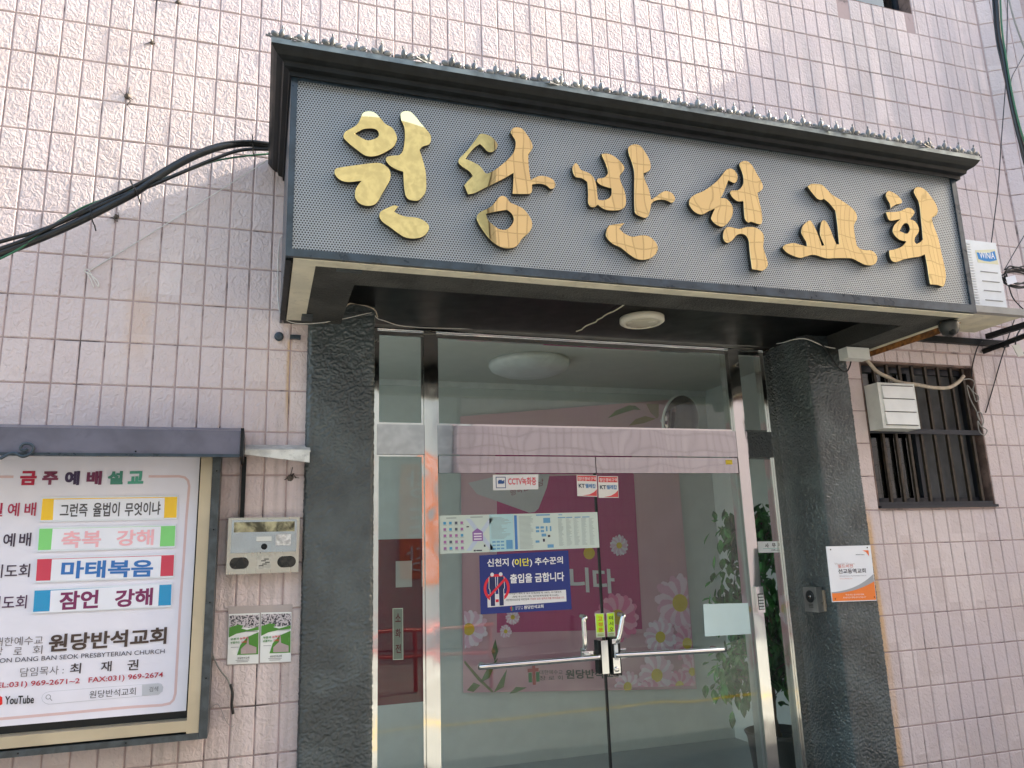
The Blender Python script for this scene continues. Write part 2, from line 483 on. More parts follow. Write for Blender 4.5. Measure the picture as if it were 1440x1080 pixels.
def proj(p):
    q = M.inverted() @ Vector(p)
    return (720 + 1083.67 * q.x / -q.z, 540 - 1083.67 * q.y / -q.z, -q.z)
def in_view(p, mrg=60):
    x, y, d = proj(p)
    return d > 0 and -mrg < x < 1440 + mrg and -mrg < y < 1080 + mrg
tiles = []
J = .006
def add_tile(x0, x1, z0, z1):
    if x1 - x0 < .02 or z1 - z0 < .02: return
    c = ((x0 + x1) / 2, 0, (z0 + z1) / 2)
    if not in_view(c, 140): return
    for h in holes:
        if x0 < h[1] - .002 and x1 > h[0] + .002 and z0 < h[3] - .002 and z1 > h[2] + .002:
            # cut the tile at the opening
            if x0 < h[0] - .015: return add_tile(x0, h[0], z0, z1)
            if x1 > h[1] + .015: return add_tile(h[1], x1, z0, z1)
            if z0 < h[2] - .015: return add_tile(x0, x1, z0, h[2])
            if z1 > h[3] + .015: return add_tile(x0, x1, h[3], z1)
            return
    tiles.append((x0, x1, z0, z1))
for j in range(-12, 22):
    z1 = Z0 - j * PZ; z0 = z1 - PZ
    if z1 < 0 or z0 > ZT: continue
    low = z1 < 2.78
    for i in range(-17, 62):
        x0 = i * PX
        if low:
            if x0 >= 1.25: continue
            add_tile(x0, min(x0 + PX, 1.285), z0, z1)
        else: add_tile(x0, min(x0 + PX, XR), z0, z1)
    if low:
        add_tile(4.45, 4.575, z0 - .008, z1 - .008)
        for i in range(0, 16):
            x0 = 4.575 + i * PX
            add_tile(x0, min(x0 + PX, XR), z0 - .008, z1 - .008)
def tile_geo(w, h):
    e = .0035
    return [(-w, TD, -h), (w, TD, -h), (w, TD, h), (-w, TD, h), (-w, e, -h), (w, e, -h), (w, e, h), (-w, e, h), (-w + e, 0, -h + e), (w - e, 0, -h + e), (w - e, 0, h - e), (-w + e, 0, h - e)]
TF = [(4, 5, 9, 8), (5, 6, 10, 9), (6, 7, 11, 10), (7, 4, 8, 11), (8, 9, 10, 11), (0, 1, 5, 4), (1, 2, 6, 5), (2, 3, 7, 6), (3, 0, 4, 7)]
def vis(t):
    c = ((t[0] + t[1]) / 2, 0, (t[2] + t[3]) / 2); x, y, d = proj(c)
    if not (-20 < x < 1460 and -20 < y < 1100): return 0
    if 400 < x < 1350 and 80 + (x - 400) * .17 < y < 430: return 0        # behind the canopy
    if x < 290 and y > 650: return 0                                      # behind the notice board
    return (t[1] - t[0]) * (t[3] - t[2]) / d ** 2
tiles.sort(key=vis, reverse=True)
shared = {}
def jit(): return Matrix.Rotation(random.gauss(0, .0035), 4, 'X') @ Matrix.Rotation(random.gauss(0, .005), 4, 'Z') @ Matrix.Rotation(random.gauss(0, .003), 4, 'Y')
sv, sf = [], []
for q, (x0, x1, z0, z1) in enumerate(tiles):
    w, h = (x1 - x0) / 2 - J / 2, (z1 - z0) / 2 - J / 2
    loc = Vector(((x0 + x1) / 2, -TD + .004 + random.gauss(0, .0007), (z0 + z1) / 2))
    mt = Matrix.Translation(loc) @ jit()
    if q < 300:
        key = (round(w, 3), round(h, 3))
        if key not in shared:
            me = bpy.data.meshes.new('tile'); me.from_pydata(tile_geo(w, h), [], TF); me.materials.append(MAT['tile']); shared[key] = me
        o = bpy.data.objects.new('tile', shared[key]); COL.objects.link(o); o.parent = bld
        o.matrix_basis = Matrix.Translation(-origin(bld)) @ mt
    else:
        n = len(sv); sv += [tuple(mt @ Vector(v)) for v in tile_geo(w, h)]; sf += [tuple(n + a for a in f) for f in TF]
me = bpy.data.meshes.new('wall_tiling'); me.from_pydata(sv, [], sf); me.materials.append(MAT['tile'])
tag(link('wall_tiling', me, bld), kind='stuff')

# the wing beyond the corner, turned toward the street
WA = R(32); WD = Vector((math.cos(WA), -math.sin(WA), 0)); WN = Vector((-math.sin(WA), -math.cos(WA), 0))
def wing_pt(u, d, z): return Vector((XR, 0, 0)) + WD * u - WN * d + Vector((0, 0, z))
sv, sf = [], []
WW = (.34, 1.3, 5.30, 6.0)
for j in range(-12, 22):
    z1 = Z0 - j * PZ; z0 = z1 - PZ
    if z0 < 0: continue
    for i in range(0, 18):
        u0 = i * PX + .012
        if u0 + PX > WW[0] and u0 < WW[1] and z1 > WW[2]: continue
        w, h = PX / 2 - J / 2, PZ / 2 - J / 2
        c = wing_pt(u0 + PX / 2, 0, (z0 + z1) / 2)
        mt = Matrix.Translation(c + WN * (TD - .004)) @ Matrix.Rotation(-WA, 4, 'Z') @ jit()
        n = len(sv); sv += [tuple(mt @ Vector(v)) for v in tile_geo(w, h)]; sf += [tuple(n + a for a in f) for f in TF]
me = bpy.data.meshes.new('wing_tiling'); me.from_pydata(sv, [], sf); me.materials.append(MAT['tile'])
tag(link('wing_tiling', me, bld), kind='stuff')
b = MB()
def wing_box(b, u0, u1, d0, d1, z0, z1):
    b.hexa([wing_pt(u0, d0, z0), wing_pt(u1, d0, z0), wing_pt(u1, d1, z0), wing_pt(u0, d1, z0), wing_pt(u0, d0, z1), wing_pt(u1, d0, z1), wing_pt(u1, d1, z1), wing_pt(u0, d1, z1)])
wing_box(b, 0, 3.2, -.0045, .3, 0, WW[2]); wing_box(b, 1.3, 3.2, -.0045, .3, WW[2], 6); wing_box(b, 0, WW[0], -.0045, .3, WW[2], 6)  # outer length is added out of view to keep sun off the sign face
b.build('wing_grout', MAT['grout'], bld)
b = MB(); wing_box(b, WW[0], 1.7, .12, .14, WW[2], 6); wn2 = b.build('window', MAT['window_frame'], bld)
b = MB(); wing_box(b, WW[0] + .04, 1.66, .10, .108, WW[2] + .04, 6); b.build('pane', MAT['window_glass'], wn2)

# high window
w2 = MB().box(TOPW[0], TOPW[1], .17, .19, TOPW[2], TOPW[3]).build('window', MAT['dark'], bld)
b = MB(); b.box(TOPW[0], TOPW[1], .09, .13, TOPW[2], TOPW[2] + .035); b.box(TOPW[1] - .03, TOPW[1], .09, .13, TOPW[2] + .036, 5.95); b.box(TOPW[0], TOPW[0] + .12, .092, .13, TOPW[2] + .036, 5.95)
b.build('frame', MAT['window_frame'], w2)
MB().box(TOPW[0] + .125, TOPW[1] - .035, .11, .116, TOPW[2] + .04, 5.95).build('pane', MAT['window_glass'], w2)
MB().box(TOPW[0] - .002, TOPW[0] + .01, .0, .17, TOPW[2], 5.95).box(TOPW[1] - .006, TOPW[1] + .002, .0, .17, TOPW[2], 5.95).box(TOPW[0], TOPW[1], -.004, .17, TOPW[2] - .006, TOPW[2] + .006).build('sill', MAT['reveal'], w2)

# barred window right of the entrance
x0, x1, z0, z1 = WIN
w1 = MB().box(x0, x1, .235, .25, z0, z1).build('barred_window', MAT['dark'], bld)
MB().box(x0 - .002, x0 + .008, -.006, .235, z0, z1).box(x1 - .008, x1 + .002, -.006, .235, z0, z1).box(x0, x1, -.007, .235, z1 - .01, z1 + .004).build('reveal', MAT['reveal'], w1)
MB().box(x0, x1, -.03, .235, z0 - .006, z0 + .010).build('sill', MAT['window_frame'], w1, .002)
b = MB(); b.box(x0 + .01, x0 + .045, .06, .10, z0 + .012, z1 - .012); b.box(x1 - .045, x1 - .01, .06, .10, z0 + .012, z1 - .012); b.box(x0 + .046, x1 - .046, .062, .10, z0 + .012, z0 + .06); b.box(x0 + .046, x1 - .046, .062, .10, z1 - .05, z1 - .012); b.box(5.0, 5.05, .064, .11, z0 + .061, z1 - .051)
b.build('frame', MAT['window_frame'], w1, .002)
MB().box(x0 + .047, 4.999, .09, .095, z0 + .061, z1 - .051).build('pane', MAT['window_glass'], w1)
MB().box(5.051, x1 - .047, .085, .088, z0 + .061, z1 - .051).build('insect_screen', MAT['mesh'], w1)
for i, x in enumerate((4.70, 4.80, 4.90, 5.00, 5.105, 5.21, 5.315, 5.415)):
    MB().box(x - .009, x + .009, .010, .028, z0 + .012, z1 - .012).build('bar', MAT['bar'], w1, .002)
MB().box(x0 + .012, x1 - .012, -.003, .008, 2.205, 2.235).build('cross_bar', MAT['window_frame'], w1, .002)
MB().box(x0 + .012, x1 - .012, -.004, .026, z0 + .0115, z0 + .032).build('bottom_rail', MAT['window_frame'], w1, .002)

# rough stone pillars with real relief
def worm(p, s=1.):
    q = Vector((p[0] * 56, p[1] * 56, p[2] * 78))
    q += Vector((noise.noise(q * .7 + Vector((5, 1, 2))), noise.noise(q * .7 + Vector((9, 7, 3))), noise.noise(q * .7 + Vector((2, 8, 4))))) * 1.1
    v = abs(noise.noise(q)); v2 = noise.noise(q * 2.3)
    return (min(v * 2.8, 1) ** .8) * .0054 + v2 * .0012
def pillar(x0, x1, inner, label):
    """front face plus the inner return facing the door"""
    st = .0042; path = []
    outer = x0 if inner > 0 else x1
    back = DOOR
    def lin(a, b): 
        n = max(2, int(abs(b - a) / st)); return [a + (b - a) * k / n for k in range(n + 1)]
    if inner > 0:      # the inner side is at x1
        path = [(x0, y, -1, 0) for y in lin(.0, PILL)][:-1] + [(x, PILL, 0, -1) for x in lin(x0, x1)] + [(x1, y, 1, 0) for y in lin(PILL, back)][1:]
    else:
        path = [(x0, y, -1, 0) for y in lin(back, PILL)][:-1] + [(x, PILL, 0, -1) for x in lin(x0, x1)] + [(x1, y, 1, 0) for y in lin(PILL, .0)][1:]
    zs = lin(0.25, 2.784)
    vs, fs = [], []
    n = len(path)
    for z in zs:
        for k, (x, y, nx, ny) in enumerate(path):
            d = worm((x, y, z))
            corner = min(math.hypot(x - cx, y - PILL) for cx in (x0, x1))
            d -= .006 * math.exp(-(corner / .008) ** 2)
            vs.append((x + nx * d, y + ny * d, z))
    for a in range(len(zs) - 1):
        for k in range(n - 1):
            i = a * n + k
            fs.append((i, i + 1, i + n + 1, i + n))
    me = bpy.data.meshes.new('pillar'); me.from_pydata(vs, [], fs); me.materials.append(MAT['stone'])
    for p in me.polygons: p.use_smooth = True
    o = link('pillar', me, bld); o['label'] = label
    MB().box(x0 + .002, x1 - .002, PILL + .01, .0, 0, 2.78).build('core', MAT['stone'], o)
    return o
pillar(1.283, 1.595, 1, 'dark green rough stone pillar left of the door')
pillar(4.16, 4.445, -1, 'dark green rough stone pillar right of the door')

# ---- entrance hall behind the glass
HX0, HX1, HY = 1.2, 4.90, 2.25
b = MB(); b.box(HX0, HX1, HY, HY + .1, 0, 2.98); hb = b.build('hall_back_wall', MAT['hall']); tag(hb, kind='structure')
b = MB(); b.box(HX1, HX1 + .1, .32, HY + .1, 0, 2.98); tag(b.build('hall_side_wall', MAT['hall']), kind='structure')
b = MB(); b.box(HX0 - .1, HX0, .32, .42, 0, 2.98).box(HX0 - .1, HX0, 2.2, HY + .1, 0, 2.98).box(HX0 - .1, HX0, .421, 2.199, 2.85, 2.98)  # unseen side wall, wide opening added to let daylight brighten the hall
tag(b.build('hall_open_wall', MAT['hall']), kind='structure')
tag(MB().box(HX0, HX1, .301, HY, 2.95, 3.05).build('hall_ceiling', MAT['hall_ceiling']), kind='structure')
tag(MB().box(HX0, HX1, DOOR, HY, -.018, .02).build('hall_floor', MAT['hall_floor']), kind='structure')
tag(MB().box(HX0, HX1, HY - .02, HY - .001, 2.90, 2.949).build('hall_cornice', MAT['white_plastic']), kind='structure')
tag(MB().box(OX0, OX1, .0, .34, 2.79, 2.9).build('door_lintel', MAT['dark']), kind='structure')

# ---- the street side across the alley (seen only in reflections)
ob = thing('opposite_building', (8, -9.3, 0), 'pink tiled house across the alley, seen mirrored in the glass doors', 'building')
MB().box(4.62, 30, -11, -9.3, 0, 11.0).build('wall', MAT['opp_tile'], ob)
MB().box(4.62, 30, -11.1, -9.2, 11.001, 11.2).build('parapet', MAT['opp_white'], ob)
ob2 = thing('white_building', (0, -9.6, 0), 'white plastered building across the alley beside the pink one', 'building')
MB().box(-30, 4.60, -11, -9.6, 0, 8.6).build('wall', MAT['opp_white'], ob2)
b = MB()
for i in range(26): b.box(-1.6 + i * .16, -1.52 + i * .16, -9.6, -9.56, 3.2, 5.2)
b.build('corrugated_panel', MAT['white_plastic'], ob2)
ban = sheet('street_banner', [(3.5, 1.2), (4.2, 1.2), (4.2, 3.2), (3.5, 3.2)], -9.55, MAT['orange'])
tag(ban, 'orange vertical banner with white letters on the white building across the alley', 'banner')
for i, ch in enumerate('장트장'):
    me_t = text(ch, (4.08, 2.62 - i * .64), (3.62, 2.62 - i * .64), .46, -9.54, flat((.8, .8, .8)), ban)
rail = thing('red_railing', (0, -5.2, 0), 'red painted railing in front of the white building across the alley', 'railing')
for z in (.75, 1.05): MB().tube([(-4, -5.2, z - .35), (3.9, -5.2, z - .33)], .025, 8).build('rail', MAT['red_paint'], rail)
for x in (-3, -1, 1, 2.9, 3.85): MB().tube([(x, -5.2, 0), (x, -5.2, .72)], .025, 8).build('post', MAT['red_paint'], rail)

# ================================================================= CANOPY WITH THE GOLD LETTERS
CX0, CX1 = 1.145, 4.535
FY = -.88
can = thing('sign_canopy', (2.84, -.45, SOF), 'dark metal entrance canopy with perforated sign face and gold Korean letters', 'canopy')
# perforated face
sheet('perforated_panel', [(1.165, 2.700), (4.515, 2.705), (4.525, 3.46), (1.165, 3.45)], FY, MAT['perf'], can, .006)
# flat frame round the face
fr = MB()
fr.slab([(CX0, SOF), (CX1, SOF + .002), (CX1, 2.724), (CX0, 2.710)], FY - .010, FY + .012)
fr.slab([(CX0, 2.7101), (1.169, 2.7101), (1.170, 3.455), (CX0, 3.455)], FY - .0105, FY + .012)
fr.slab([(4.505, 2.7241), (CX1, 2.7241), (CX1 + .01, 3.45), (4.513, 3.45)], FY - .0105, FY + .012)
fr.slab([(1.171, 3.428), (4.512, 3.430), (4.512, 3.456), (1.171, 3.456)], FY - .0095, FY + .012)
fr.build('panel_frame', MAT['iron_blue'], can, .002)
# box sides and top
MB().box(CX0, CX0 + .012, FY + .013, -.001, SOF, 3.45).build('side_panel', MAT['iron_blue'], can)
MB().box(CX1 - .012, CX1, FY + .013, -.001, SOF, 3.45).build('side_panel', MAT['iron_blue'], can)
# moulded cornice: profile (outward offset, height), mitred at the corners
prof = [(0., 3.457), (.008, 3.457), (.010, 3.476), (.030, 3.482), (.033, 3.496), (.036, 3.500), (.044, 3.503), (.058, 3.511), (.070, 3.524), (.078, 3.536), (.081, 3.540), (.081, 3.562), (.0, 3.570)]
def cornice():
    b = MB()
    # corner rings: left back, left front, right front, right back
    def zsl(x, z): return z - .012 * (x - CX0) / (CX1 - CX0)
    rings = []
    for side in range(4):
        ring = []
        for o, z in prof:
            if side == 0: p = (CX0 - o, -.002, z)
            elif side == 1: p = (CX0 - o, FY - .0235 - o, z)
            elif side == 2: p = (CX1 + .01 + o, FY - .0235 - o, z)
            else: p = (CX1 + .01 + o, -.002, z)
            p = (p[0], p[1], zsl(p[0], p[2]) - .03)
            ring.append(b.bm.verts.new(p))
        rings.append(ring)
    for s in range(3):
        for k in range(len(prof) - 1):
            f = b.bm.faces.new((rings[s][k], rings[s][k + 1], rings[s + 1][k + 1], rings[s + 1][k]))
            f.material_index = 1 if k >= 10 else 0
    return b.build('cornice', [MAT['iron'], MAT['lip']], can)
cornice()
MB().box(CX0 - .02, CX1 + .03, FY - .05, -.002, 3.50, 3.520).build('top_sheet', MAT['lip'], can)
# cast leaf ornaments on the lip
def ornament_mesh():
    b = MB()
    b.ball((0, 0, .020), .0095, .008, .017, R(8)); b.ball((0, -.002, .041), .003, .003, .006)
    for s in (-1, 1):
        b.ball((s * .019, 0, .012), .0145, .008, .0095, s * R(-22)); b.ball((s * .0355, 0, .008), .004, .003, .004)
    b.ball((0, .004, .004), .016, .008, .006)
    b.box(-.046, .046, -.003, .003, -.001, .003)
    bmesh.ops.recalc_face_normals(b.bm, faces=b.bm.faces)
    me = bpy.data.meshes.new('ornament'); b.bm.to_mesh(me); b.bm.free(); me.materials.append(MAT['orn']); return me
om = ornament_mesh()
NO = 37
for i in range(NO):
    o = bpy.data.objects.new('ornament', om); COL.objects.link(o); o.parent = can
    x = CX0 - .045 + i * (CX1 - CX0 + .10) / (NO - 1)
    o.location = Vector((x, FY - .096, 3.534 - .012 * i / (NO - 1))) - origin(can)
    o.rotation_euler = (random.gauss(R(6), R(5)), random.gauss(0, R(4)), random.gauss(0, R(10)))
    o.scale = [1.3 + random.gauss(0, .04)] * 3
# the six gold letters
LY = FY - .020
GL = [
 [ [(1.4241, 3.3089),(1.4434, 3.3213),(1.4712, 3.3208),(1.4965, 3.2986),(1.5161, 3.2767),(1.5443, 3.2623),(1.5612, 3.2338),(1.5629, 3.2092),(1.55, 3.1795),(1.5221, 3.1541),(1.4889, 3.1323),(1.4614, 3.1231),(1.4341, 3.1247),(1.4012, 3.1461),(1.3738, 3.1665),(1.3546, 3.1849),(1.3501, 3.1994),(1.3569, 3.2168),(1.381, 3.2363),(1.4027, 3.2562),(1.4161, 3.286)],
   [(1.3949, 3.2139, 1),(1.4139, 3.229),(1.433, 3.2411),(1.4661, 3.2474),(1.4839, 3.242),(1.4896, 3.2262),(1.483, 3.2098),(1.4499, 3.1927),(1.4279, 3.1968)],
   [(1.5783, 3.3303),(1.5926, 3.3452),(1.6184, 3.3474),(1.6413, 3.3276),(1.6643, 3.2995),(1.6872, 3.2745),(1.7032, 3.2517),(1.703, 3.2265),(1.6953, 3.2097),(1.6693, 3.1966),(1.6565, 3.1792, 1),(1.6688, 3.1375),(1.6799, 3.0896),(1.6829, 3.0409),(1.6803, 2.9979),(1.6676, 2.9751),(1.6534, 2.9583),(1.6393, 2.9524),(1.6113, 2.9546),(1.5985, 2.9699),(1.5919, 3.0052),(1.5892, 3.0533),(1.5887, 3.0733, 1),(1.5612, 3.08),(1.5334, 3.0946),(1.5194, 3.114),(1.5222, 3.1296),(1.5445, 3.1388),(1.5725, 3.1458),(1.5866, 3.1662),(1.5929, 3.2011),(1.5952, 3.2388),(1.5924, 3.2759),(1.5811, 3.3024)],
   [(1.3179, 3.039),(1.3245, 3.053),(1.3484, 3.0621),(1.3965, 3.0763),(1.4453, 3.09),(1.4891, 3.0996),(1.5112, 3.0946),(1.5306, 3.079),(1.5385, 3.0558),(1.5346, 3.0282),(1.5198, 2.9963),(1.5035, 2.9644),(1.4899, 2.9361),(1.4737, 2.9165),(1.4468, 2.9081),(1.4198, 2.9132),(1.4036, 2.9289),(1.3981, 2.9459),(1.3994, 2.9696),(1.4083, 2.9914),(1.4232, 3.0128, 1),(1.3974, 3.006),(1.3706, 3.0003),(1.3439, 3.004),(1.3251, 3.0193)],
   [(1.4983, 2.8898),(1.5228, 2.9073),(1.553, 2.9239),(1.5684, 2.9197, 1),(1.5525, 2.8959, 1),(1.5723, 2.8863),(1.5999, 2.8804),(1.6389, 2.8805),(1.6669, 2.8729),(1.6881, 2.8573),(1.6925, 2.8398),(1.6833, 2.8181),(1.6608, 2.7981),(1.6273, 2.7888),(1.5942, 2.7914),(1.5668, 2.8062),(1.5339, 2.8291),(1.5067, 2.8467),(1.4941, 2.8688)] ],
 [ [(1.9116, 3.2876),(1.932, 3.2937),(1.9609, 3.2869),(1.9836, 3.2674),(1.9919, 3.2501),(1.9825, 3.2273),(1.9617, 3.2121),(1.9444, 3.2146),(1.9275, 3.2317),(1.9134, 3.2437, 1),(1.89, 3.2233),(1.8665, 3.1927),(1.8501, 3.1663, 1),(1.8828, 3.1557),(1.911, 3.1414),(1.9332, 3.1143),(1.9446, 3.1128),(1.9739, 3.1317),(2.0097, 3.1638),(2.0399, 3.1954),(2.0616, 3.2261),(2.0703, 3.2552),(2.0713, 3.2833),(2.0612, 3.3005),(2.0518, 3.3209),(2.0625, 3.3394),(2.0837, 3.3477),(2.1074, 3.3418),(2.1275, 3.3165),(2.1444, 3.2877),(2.1495, 3.2634),(2.1428, 3.2468),(2.1282, 3.2261, 1),(2.1274, 3.192),(2.1297, 3.143),(2.1342, 3.1068, 1),(2.1556, 3.1218),(2.18, 3.1323),(2.2101, 3.1319),(2.2369, 3.1211),(2.2463, 3.1025),(2.2411, 3.0834),(2.2227, 3.0768),(2.2023, 3.0909),(2.1724, 3.0945),(2.1393, 3.0861, 1),(2.1382, 3.0586),(2.1317, 3.0444),(2.1108, 3.0389),(2.0503, 3.0328, 1),(2.055, 3.0846),(2.0583, 3.1306, 1),(2.0193, 3.1013),(1.9722, 3.0712),(1.9256, 3.0415),(1.8853, 3.0158),(1.857, 3.0065, 1),(1.841, 3.0459, 1),(1.8583, 3.0688),(1.8786, 3.0922, 1),(1.8648, 3.1113),(1.8314, 3.1308),(1.8188, 3.1471),(1.8236, 3.1657),(1.8496, 3.1964),(1.8789, 3.2369),(1.8967, 3.2639)],
   [(1.9905, 3.0107),(2.0063, 3.0185),(2.0223, 3.0132),(2.039, 2.9925),(2.0677, 2.9827),(2.0964, 2.9692),(2.1189, 2.9448),(2.1323, 2.9135),(2.1282, 2.8833),(2.1097, 2.8578),(2.0856, 2.8347),(2.0672, 2.8066),(2.0437, 2.7897),(2.0093, 2.7847),(1.9755, 2.7948),(1.9424, 2.8204),(1.9152, 2.8553),(1.8948, 2.8909),(1.892, 2.9139),(1.9059, 2.9329),(1.9404, 2.9544),(1.9666, 2.9781)],
   [(1.9318, 2.9288, 1),(1.9685, 2.9417),(2.0234, 2.9568, 1),(2.0431, 2.9424),(2.0516, 2.9196),(2.0414, 2.8919),(2.0177, 2.8689),(1.9891, 2.867),(1.9611, 2.8834),(1.939, 2.9044)] ],
 [ [(2.4736, 3.2759, 1),(2.5013, 3.2817),(2.5315, 3.2748),(2.5608, 3.2543),(2.5806, 3.2294),(2.5772, 3.2076),(2.5569, 3.1806),(2.5598, 3.1506),(2.5726, 3.116),(2.5789, 3.0746),(2.5732, 3.038),(2.5505, 3.0176),(2.5137, 3.0092),(2.4718, 3.0098),(2.4402, 3.0286, 1),(2.4245, 3.015),(2.4039, 3.0156),(2.395, 3.0352),(2.3974, 3.0767),(2.397, 3.1301, 1),(2.3729, 3.1449),(2.3435, 3.1471),(2.3327, 3.1635),(2.3301, 3.193),(2.346, 3.2143),(2.3586, 3.2058),(2.3693, 3.1862),(2.4044, 3.1759),(2.4272, 3.1578),(2.4388, 3.1234),(2.4409, 3.0879),(2.4429, 3.0538, 1),(2.4625, 3.0519),(2.4933, 3.0645),(2.5078, 3.0841),(2.5117, 3.1145, 1),(2.4847, 3.1184),(2.4582, 3.1258),(2.444, 3.139),(2.4479, 3.1533),(2.4754, 3.161),(2.4947, 3.1786),(2.4989, 3.1973),(2.4917, 3.2267),(2.4812, 3.2526)],
   [(2.6071, 3.3224),(2.6227, 3.3402),(2.6484, 3.3483),(2.673, 3.3412),(2.6959, 3.3101),(2.7111, 3.2779),(2.7147, 3.2442),(2.705, 3.2243),(2.6754, 3.2081, 1),(2.6793, 3.1779),(2.6949, 3.1371),(2.7029, 3.0954),(2.7032, 3.0833, 1),(2.7297, 3.1016),(2.7567, 3.1232),(2.7831, 3.1356),(2.8113, 3.1298),(2.8266, 3.107),(2.8204, 3.0879),(2.8039, 3.0811),(2.7792, 3.0892),(2.7539, 3.0892),(2.7216, 3.0794),(2.7027, 3.062, 1),(2.6938, 3.0278),(2.681, 2.9993),(2.6618, 2.9912),(2.6228, 3.0048),(2.6174, 3.0311),(2.6196, 3.0855),(2.6241, 3.1466),(2.6286, 3.2082),(2.6224, 3.2504),(2.6099, 3.2918)],
   [(2.488, 2.937, 1),(2.5215, 2.9464),(2.5625, 2.9549, 1),(2.5364, 2.9262, 1),(2.5609, 2.9065),(2.5964, 2.8954),(2.6398, 2.9057),(2.6766, 2.9053),(2.7059, 2.8857),(2.7191, 2.8574),(2.7073, 2.8269),(2.6809, 2.8039),(2.6494, 2.7923),(2.613, 2.7919),(2.578, 2.809),(2.538, 2.8371),(2.4974, 2.8535),(2.4724, 2.88),(2.4725, 2.9091)] ],
 [ [(3.1113, 3.2815),(3.1351, 3.2932),(3.1601, 3.2849),(3.1721, 3.259),(3.1638, 3.2305),(3.1465, 3.2205),(3.1187, 3.2309, 1),(3.1022, 3.1956),(3.0822, 3.1572),(3.0671, 3.1345, 1),(3.0957, 3.1349),(3.1189, 3.1138),(3.1285, 3.0851),(3.1181, 3.0484),(3.0957, 3.0164),(3.0713, 2.995),(3.0489, 2.9909),(3.022, 3.0027),(3.0056, 3.0243),(3.0143, 3.0486),(3.0311, 3.0782, 1),(2.9934, 3.058),(2.9575, 3.0394),(2.9244, 3.0474),(2.9021, 3.0711),(2.8969, 3.0938),(2.9096, 3.1188),(2.9394, 3.14),(2.9786, 3.1595),(3.019, 3.1883),(3.0606, 3.2235),(3.0896, 3.2574)],
   [(3.1883, 3.3223),(3.2086, 3.3405),(3.2352, 3.3441),(3.2595, 3.3257),(3.2811, 3.2853),(3.3028, 3.245),(3.3078, 3.2211),(3.2975, 3.2015),(3.2725, 3.185, 1),(3.2781, 3.1383),(3.2842, 3.0907),(3.2844, 3.0547),(3.2769, 3.0299),(3.2632, 3.0243),(3.2188, 3.0326),(3.202, 3.0266),(3.1879, 3.0441),(3.1869, 3.0917),(3.1898, 3.134, 1),(3.1589, 3.1286),(3.1348, 3.1426),(3.1212, 3.1649),(3.1292, 3.1797),(3.1653, 3.1865),(3.1905, 3.2096),(3.2016, 3.2384),(3.2012, 3.275)],
   [(3.0692, 2.9755),(3.0867, 2.992),(3.1121, 2.9935),(3.1498, 2.9898),(3.1896, 3.0028),(3.2287, 3.0069),(3.2601, 2.9983),(3.2802, 2.9766),(3.2799, 2.9469),(3.2722, 2.9108),(3.2803, 2.8704),(3.2871, 2.8359),(3.2796, 2.8119),(3.2528, 2.7921, 1),(3.1977, 2.7961, 1),(3.1957, 2.8451),(3.1948, 2.8916),(3.1951, 2.9385),(3.1816, 2.9607),(3.1598, 2.9655),(3.1333, 2.9558),(3.1048, 2.9266),(3.0815, 2.9139),(3.0636, 2.9225),(3.0601, 2.9483)] ],
 [ [(3.5656, 3.2547, 1),(3.5877, 3.2702),(3.6211, 3.2763),(3.6535, 3.2745),(3.678, 3.2554),(3.7071, 3.2294),(3.743, 3.2115),(3.7843, 3.1918),(3.8197, 3.1688),(3.8381, 3.1438),(3.839, 3.1144),(3.8173, 3.0828),(3.8123, 3.0579),(3.8128, 3.0192),(3.8146, 2.9711, 1),(3.836, 2.9563),(3.8632, 2.9526),(3.8971, 2.9549),(3.9203, 2.9426),(3.9304, 2.9194),(3.9174, 2.8917),(3.8897, 2.8763),(3.8506, 2.8748),(3.8139, 2.8872),(3.7776, 2.9006),(3.7392, 2.8995),(3.6788, 2.894),(3.6297, 2.8881),(3.5982, 2.8913),(3.5673, 2.8978),(3.5409, 2.8977),(3.508, 2.8877),(3.4752, 2.8768),(3.4395, 2.8814),(3.4002, 2.8962),(3.3808, 2.9175),(3.3894, 2.9322),(3.4166, 2.9428),(3.4486, 2.9496),(3.474, 2.9451),(3.5177, 2.9386, 1),(3.5181, 2.9612),(3.5054, 2.9834),(3.496, 3.0107),(3.5079, 3.0403),(3.5324, 3.0643),(3.5565, 3.0774, 1),(3.5691, 3.0611),(3.5853, 3.0247),(3.5981, 2.9832),(3.6052, 2.9508, 1),(3.6207, 2.9547, 1),(3.613, 2.9752),(3.6043, 3.0076),(3.6091, 3.0415),(3.6222, 3.0764),(3.6372, 3.0866),(3.652, 3.0772),(3.6686, 3.0429),(3.6793, 3.0057),(3.6924, 2.9664, 1),(3.7089, 2.968, 1),(3.7119, 3.0234),(3.7142, 3.0863),(3.7137, 3.1445, 1),(3.6834, 3.18),(3.6536, 3.2, 1),(3.6361, 3.1916),(3.6151, 3.1964),(3.5915, 3.2204)] ],
 [ [(4.0418, 3.2686),(4.0537, 3.2862),(4.0719, 3.292),(4.0981, 3.2844),(4.1231, 3.2694),(4.14, 3.2474),(4.1338, 3.2317),(4.101, 3.2219),(4.0743, 3.207),(4.0584, 3.1945, 1),(4.0594, 3.2201),(4.0467, 3.2453)],
